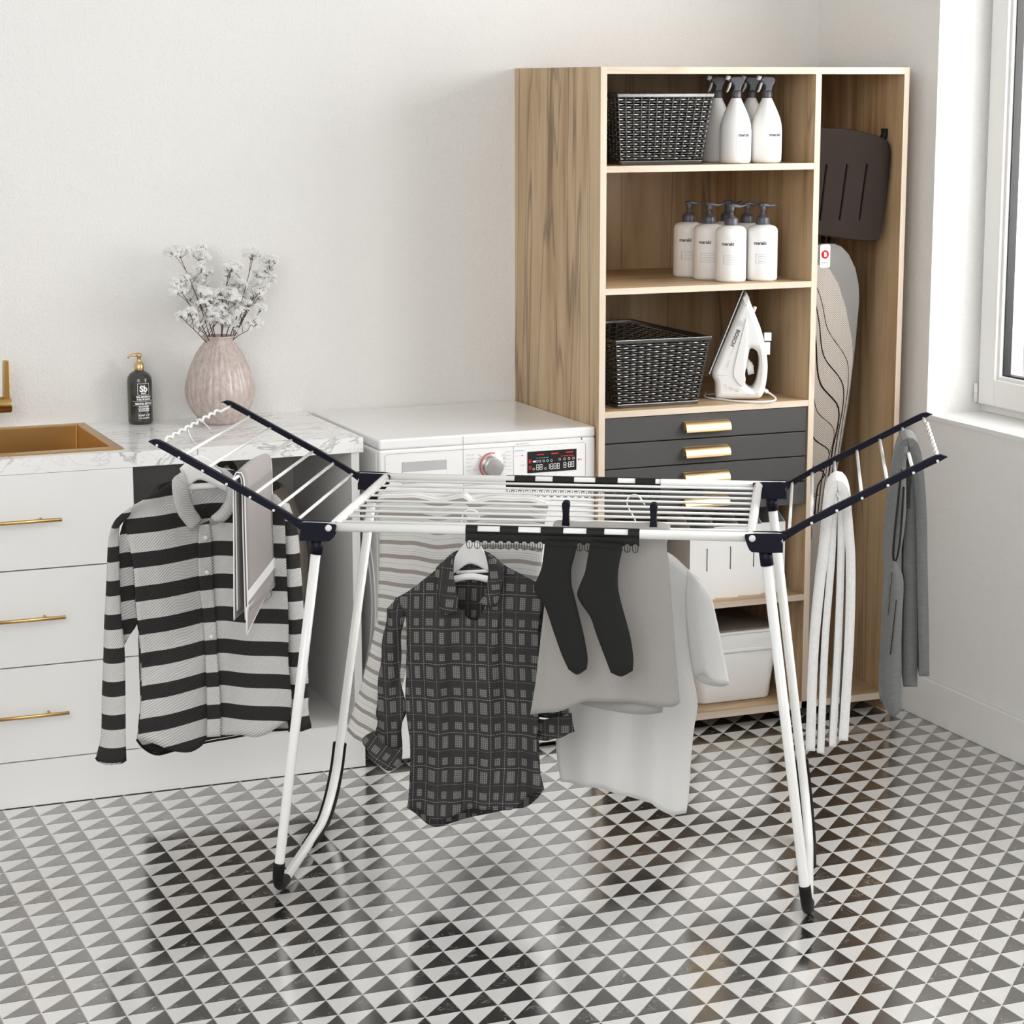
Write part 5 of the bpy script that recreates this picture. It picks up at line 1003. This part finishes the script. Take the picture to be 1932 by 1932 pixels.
# D: striped linen shirt
t, b0 = rthing('linen_shirt', 'white and taupe striped linen shirt folded over the rack wires', 'shirt', (-.25, .097, .35))
cg(t, b0, 'body', 'D_front', 'linen', 40, 30, .0016, lambda u, v, p: (0, (.006*math.sin(2*PI*1.6*u)+.003*math.sin(2*PI*5*u))*min(1, v*3+.3) + (.014 if v == 0 else 0), (.001*math.sin(30*u))*max(0, 1-4*v)))
cg(t, b0, 'body_back', 'D_front', 'linen', 24, 16, .0016, lambda u, v, p: (-.006+.004*v, .030+.010*v, -.002))
cg(t, b0, 'sleeve', 'D_sleeve', 'linen', 14, 30, .0016, lambda u, v, p: (0, -.010*math.sin(PI*u), -.022*math.sin(PI*u)*(1 if v > .02 else 0)*0))
# G: grey cloth
t, b0 = rthing('grey_shirt', 'pale grey shirt pegged over the front wire behind the socks', 'shirt', (.14, -.21, .43))
cg(t, b0, 'front_panel', 'G_front', 'grey_cloth', 36, 30, .0016, lambda u, v, p: (0, (.010*math.sin(2*PI*1.5*u+.7)+.004*math.sin(2*PI*3.3*u))*v + (.010 if v == 0 else 0), 0))
cg(t, b0, 'back_panel', 'G_back', 'grey_cloth', 30, 20, .0016, lambda u, v, p: (0, .014*math.sin(2*PI*.9*u)*v, 0))
# H: white tee
hanger_key = 'C_hanger'
t, b0 = rthing('clothes_hanger', 'white hanger hooked over the wires above the white t-shirt', 'hanger', (.19, .13, .74), 'white clothes hangers on the rack')
g = G(); g.tube(spline(BK['H_hook'], 40), .0017, 10); g.build('hook', 'tube', t, 0, b0)
g = G(); g.tube(spline([(.10, .13, .63), (.15, .13, .668), (.19, .13, .695), (.235, .13, .675), (.28, .13, .64)], 24), .0075, 10); g.build('body', 'whiteplastic', t, 0, b0)
t, b0 = rthing('white_tshirt', 'plain white t-shirt hanging behind the grey shirt', 't-shirt', (.19, .13, .22))
def fh(s_): return lambda u, v, p: (0, s_*(.012*math.sin(PI*u)) + (.010*math.sin(2*PI*2.1*u+.4)+.004*math.sin(2*PI*4*u))*v, 0)
cg(t, b0, 'front_panel', 'H_front', 'white_cloth', 36, 36, .0014, fh(-1)); cg(t, b0, 'back_panel', 'H_back', 'white_cloth', 30, 30, .0014, fh(1))
cg(t, b0, 'sleeve', 'H_sleeve', 'white_cloth', 14, 20, .0016, lambda u, v, p: (0, -.022*math.sin(PI*u)*(.4+.6*v), 0)); cg(t, b0, 'sleeve_back', 'H_sleeve_b', 'white_cloth', 14, 20, .0016, lambda u, v, p: (0, .018*math.sin(PI*u)*(.4+.6*v), 0))
# socks
for key, lb in (('S1', 'black sock hanging left from the front clip strip'), ('S2', 'black sock hanging right from the front clip strip')):
    T, R, B, L = BK[key]; nu, nv = 14, 40
    V1, F1, U1 = coons(T, R, B, L, nu, nv, lambda u, v, p: (0, -.0065*(math.sin(PI*u)**.5)*min(1, (1-v)*14+.1), 0)); V2, F2, U2 = coons(T, R, B, L, nu, nv, lambda u, v, p: (0, .0065*(math.sin(PI*u)**.5)*min(1, (1-v)*14+.1), 0))
    g = G(); g.add(V1, F1, 0, True); g.add(V2, F2, 0, True); base = sum(V1, Vector())/len(V1); base.z = min(v.z for v in V1)
    o = robj(g, 'sock', 'sock', lb, 'sock', base, 'black socks on the clip strip')
    bm = bmesh.new(); bm.from_mesh(o.data); bmesh.ops.remove_doubles(bm, verts=bm.verts, dist=.0004); bm.to_mesh(o.data); bm.free()
    g = G(); c = Vector(T[0]).lerp(Vector(T[-1]), .5); g.tube([(p[0], p[1]-.0066, p[2]-.010) for p in spline(T, 8)], .0008, 5); g.build('cuff_seam', 'black', o, 0, base)
# clip strips
def clip_strip(n0, e0, e1, sg, label, wins):
    t, b0 = rthing('sock_clip_strip', label, 'clip strip', ((e0+e1)/2, n0, .80), 'black clip strips snapped onto the rack rails')
    rr = .0105; zt = ZR; n = 120; g = G()
    prof = [(rr*math.cos(a), zt+rr*math.sin(a)) for a in [math.radians(x) for x in (70, 95, 120, 145, 165, 180, 195, 210)]]
    prof = [(-c if False else c, z) for c, z in prof]
    prof += [(-rr*.93, zt-.0125), (-rr*.93, zt-.019)]
    cols = sorted(set([e0, e1] + [x for w_ in wins for x in w_]))
    for a, b_ in zip(cols, cols[1:]):
        inw = any(w_[0] <= a+1e-6 and b_ <= w_[1]+1e-6 for w_ in wins)
        for i in range(len(prof)-1):
            if inw and 1 <= i <= 4: continue
            (c0, z0), (c1, z1) = prof[i], prof[i+1]
            k0, k1 = .0012, .0012
            o0 = Vector((0, sg*c0, z0)); o1 = Vector((0, sg*c1, z1)); cc = Vector((0, 0, zt))
            d0 = (o0-cc); d1 = (o1-cc); d0 = Vector((0, d0.y, max(min(d0.z, .01), -.004))).normalized()*.0013; d1 = Vector((0, d1.y, max(min(d1.z, .01), -.004))).normalized()*.0013
            N0 = Vector((0, n0, 0)); pts = []
            for x in (a, b_):
                for q in (o0+N0, o1+N0, o1+d1+N0, o0+d0+N0): pts.append(q+Vector((x, 0, 0)))
            g.add(pts, [(0, 1, 2, 3), (7, 6, 5, 4), (0, 4, 5, 1), (1, 5, 6, 2), (2, 6, 7, 3), (3, 7, 4, 0)])
    g.build('strip', 'black', t, 0, b0)
    m_ = 22; pw = (e1-e0)/m_; yn = n0 - sg*rr*.93*1.0 - sg*.0007
    yn = n0 + sg*(-rr*.93) - sg*0
    for k in range(m_):
        x0 = e0+pw*k; c = x0+pw/2; w2 = pw*.34; g = G(); top = zt-.0185; bt = zt-.0365
        loop = [(c-w2, yn, top)] + [(c-w2*math.cos(PI*q/8), yn, bt-.0045*math.sin(PI*q/8)+.0045) for q in range(9)] + [(c+w2, yn, top)]
        g.tube(loop, .00075, 5); g.tube([(c, yn, top-.004), (c, yn, bt)], .00065, 5)
        g.prism([(x0, zt-.018), (x0+pw, zt-.018), (x0+pw, zt-.0235), (c+w2*.9, zt-.0225), (c+w2*.4, zt-.0195), (c, zt-.0190), (c-w2*.4, zt-.0195), (c-w2*.9, zt-.0225), (x0, zt-.0235)], yn-.0006, yn+.0006, 'y')
        g.build('clip_loop', 'black', t, 0, b0)
clip_strip(NF, -.152, .2095, 1, 'black clip strip on the front rail holding the socks', [(-.127, -.080), (-.042, .005), (.052, .100), (.137, .186)])
clip_strip(NB, -.150, .212, 1, 'black clip strip on the back rail with no socks', [(-.175+.025, -.130), (-.081, -.040), (.010, .060), (.112, .153), (.200, .2115)])
# pegs
for e, n_, z0, lb in ((.050, -.216, .829, 'navy clothes peg left above the grey shirt'), (.2335, -.216, .829, 'navy clothes peg right above the grey shirt')):
    t, b0 = rthing('clothes_peg', lb, 'peg', (e, n_, z0), 'navy clothes pegs')
    for s_ in (-1, 1):
        pr = [(-.0085, -.012), (.0085, -.012), (.0088, -.002), (.0078, .010), (.0062, .024), (.0066, .036), (.0080, .046), (.0074, .053), (.0040, .0565), (-.0040, .0565), (-.0074, .053), (-.0080, .046), (-.0066, .036), (-.0062, .024), (-.0078, .010), (-.0088, -.002)]
        me = flat([smooth_poly(pr, 1)], .0022, .0008); g = G()
        g.mesh(me, lambda p: Vector((p.x, s_*(.0042+.0050*max(0, p.y)/.056)+p.z, p.y))); g.build('jaw', 'navy', t)
    g = G(); g.tube([(-.004, 0, .016), (.004, 0, .016)], .0038, 12); g.build('spring', 'steel', t)
# B: mauve runner over the third rung of the left wing
t, b0 = rthing('folded_runner', 'mauve-grey runner with white hems folded over a left wing rung', 'runner', (-.66, -.06, .58))
EB = -.660; zt = wz(.660)-.0085
def sheet(name, prof, n0, n1, mat, th, t=t, b0=b0, nsub=8, fn=None, bot=None):
    pr = spline([(p[0], 0, p[1]) for p in prof], 160); V = []; F = []; UV = []
    for j in range(nsub+1):
        v = j/nsub
        for i, p in enumerate(pr):
            q = Vector((p.x, n0+(n1-n0)*v, p.z))
            if fn: q = q+Vector(fn(v, i/159, q))
            V.append(q-b0); UV.append((v*abs(n1-n0), i*.003))
    for j in range(nsub):
        for i in range(159): F.append((j*160+i, j*160+i+1, (j+1)*160+i+1, (j+1)*160+i))
    o = link(name, new_mesh(name, V, F, UV, True), mat, t); solid(o, th); return o
sh1 = [(EB-.016, .60), (EB-.012, .80), (EB-.010, zt-.01), (EB-.006, zt+.006), (EB+.001, zt+.010), (EB+.009, zt+.006), (EB+.013, zt-.01), (EB+.014, .80), (EB+.015, .62)]
sh2 = [(EB-.010, .62), (EB-.008, .80), (EB-.006, zt-.005), (EB, zt+.0052), (EB+.006, zt-.005), (EB+.007, .80), (EB+.008, .60)]
wav = lambda v, s_, q: (0.0, 0, (.006*math.sin(3.2*v))*(1 if .35 < s_ < .65 else 0))
sheet('outer_layer', sh1, -.185, .062, 'mauve_cloth', .0018, fn=wav); sheet('inner_layer', sh2, -.180, .060, 'mauve_cloth', .0018)
for nm, pr, nn in (('outer', sh1, -.1855), ('inner', sh2, -.1805), ('outer', sh1, .0625)):
    g = G(); g.tube([(p.x, nn, p.z+(.006*math.sin(3.2 if nn > 0 else 0)*0)) for p in spline([(q[0], 0, q[1]) for q in pr], 60)], .0017, 6); g.build('side_hem', 'whitehem', t, 0, b0)
eb = EB+.0168
g = G(); g.add([(eb, -.186, .666), (eb, .062, .690), (eb, .062, .666), (eb, -.186, .642)], [(0, 1, 2, 3)]); q = g.build('white_band', 'whitehem', t, 0, b0); solid(q, .0006)
g = G(); tri_ = [(eb-.003, -.197, .622), (eb-.003, .055, .626), (eb-.003, .053, .578+.0), (eb-.003, -.200, .572)]
tri_ = [(eb-.002, -.195, .630), (eb-.002, .056, .640), (eb-.002, -.200, .573)]
g.add(tri_, [(0, 1, 2)]); q = g.build('folded_corner', 'mauve_cloth', t, 0, b0); solid(q, .0012)
g = G(); g.tube([tri_[0], tri_[1], tri_[2]], .0022, 6); g.tube([tri_[2], tri_[0]], .0018, 6); g.build('corner_hem', 'whitehem', t, 0, b0)
# I: terry towel
t, b0 = rthing('terry_towel', 'thick white terry towel folded over the inner right wing rung', 'towel', (.602, -.14, .37))
def off_prof(p): return p
sheet('outer_layer', [(.5685, .36), (.571, .575), (.5805, .72), (.5855, .77), (.5930, .870), (.5965, .905), (.603, .923), (.612, .930), (.621, .923), (.628, .905), (.6325, .870), (.642, .77), (.6435, .60), (.6370, .385)], -.21, -.085, 'terry', .0195, t, b0)
sheet('inner_layer', [(.5905, .355), (.594, .60), (.6025, .77), (.6045, .86), (.6060, .895), (.6085, .907), (.612, .9105), (.6155, .907), (.6185, .895), (.6205, .86), (.6220, .77), (.6210, .60), (.6150, .37)], -.207, -.09, 'terry', .0150, t, b0)
# J: trousers
t, b0 = rthing('grey_trousers', 'grey trousers folded over the outer right wing rung', 'trousers', (.765, .03, .40))
n0, n1 = -.035, .095
sheet('right_leg', [(.738, .60), (.738, .80), (.742, .90), (.746, .955), (.751, .980), (.757, .991), (.763, .993), (.770, .987), (.777, .968), (.784, .925), (.792, .84), (.797, .74), (.806, .56), (.809, .485)], n0, n1, 'trouser', .022, t, b0)
sheet('inner_fold', [(.753, .85), (.755, .93), (.7575, .962), (.7615, .973), (.7655, .966), (.769, .93), (.771, .82), (.774, .70), (.778, .56), (.781, .457)], n0+.012, n1, 'trouser', .030, t, b0)
# left leg: an outline surface bulging from the rod down to the hem
LL = [(.751, .995), (.742, .985), (.735, .95), (.726, .866), (.720, .766), (.724, .72), (.728, .665), (.724, .604), (.720, .50), (.722, .45), (.733, .41)]
LR = [(.757, .985), (.755, .95), (.757, .90), (.758, .84), (.752, .77), (.745, .735), (.757, .700), (.757, .62), (.757, .55), (.760, .46), (.762, .41)]
V, F, UV = coons([(LL[0][0], n0, LL[0][1]), (LR[0][0], n0, LR[0][1])], [(p[0], n0-.004, p[1]) for p in LR], [(LL[-1][0], n0, LL[-1][1]), (.748, n0-.008, .396), (LR[-1][0], n0-.004, LR[-1][1])], [(p[0]-.006, n0+.02, p[1]) for p in LL], 10, 50, lambda u, v, p: (0, -.014*math.sin(PI*u), 0))
o = link('left_leg', new_mesh('left_leg', [v-b0 for v in V], F, UV, True), 'trouser', t); solid(o, .004)
sheet('left_leg_back', [(.722, .42), (.724, .60), (.726, .72), (.728, .866), (.740, .96), (.752, .996)], n0+.02, n1, 'trouser', .010, t, b0)
g = G(); g.tube([(p[0], n0-.012, p[1]) for p in spline([(.7345, 0), (.7345, 0)], 2)] if False else [tuple(q) for q in spline([(.749, n0-.006, .965), (.742, n0-.0135, .88), (.735, n0-.0155, .78), (.735, n0-.0155, .745), (.739, n0-.0165, .738), (.744, n0-.0155, .752), (.749, n0-.0145, .80), (.753, n0-.010, .90)], 50)], .0022, 6); g.build('pocket_edge', 'black', t, 0, b0)
g = G(); g.tube([(.744, n0-.0165, .655), (.738, n0-.0165, .575), (.735, n0-.0155, .535)], .0012, 5); g.tube([(.733, n0-.0145, .715), (.728, n0-.0105, .62)], .0007, 5); g.build('seam', 'black', t, 0, b0)

for o in bpy.data.objects:
    if o.name.split('.')[0] in ('lettering', 'display_figures', 'moire_band', 'panel_seam'): o['kind'] = 'stuff'
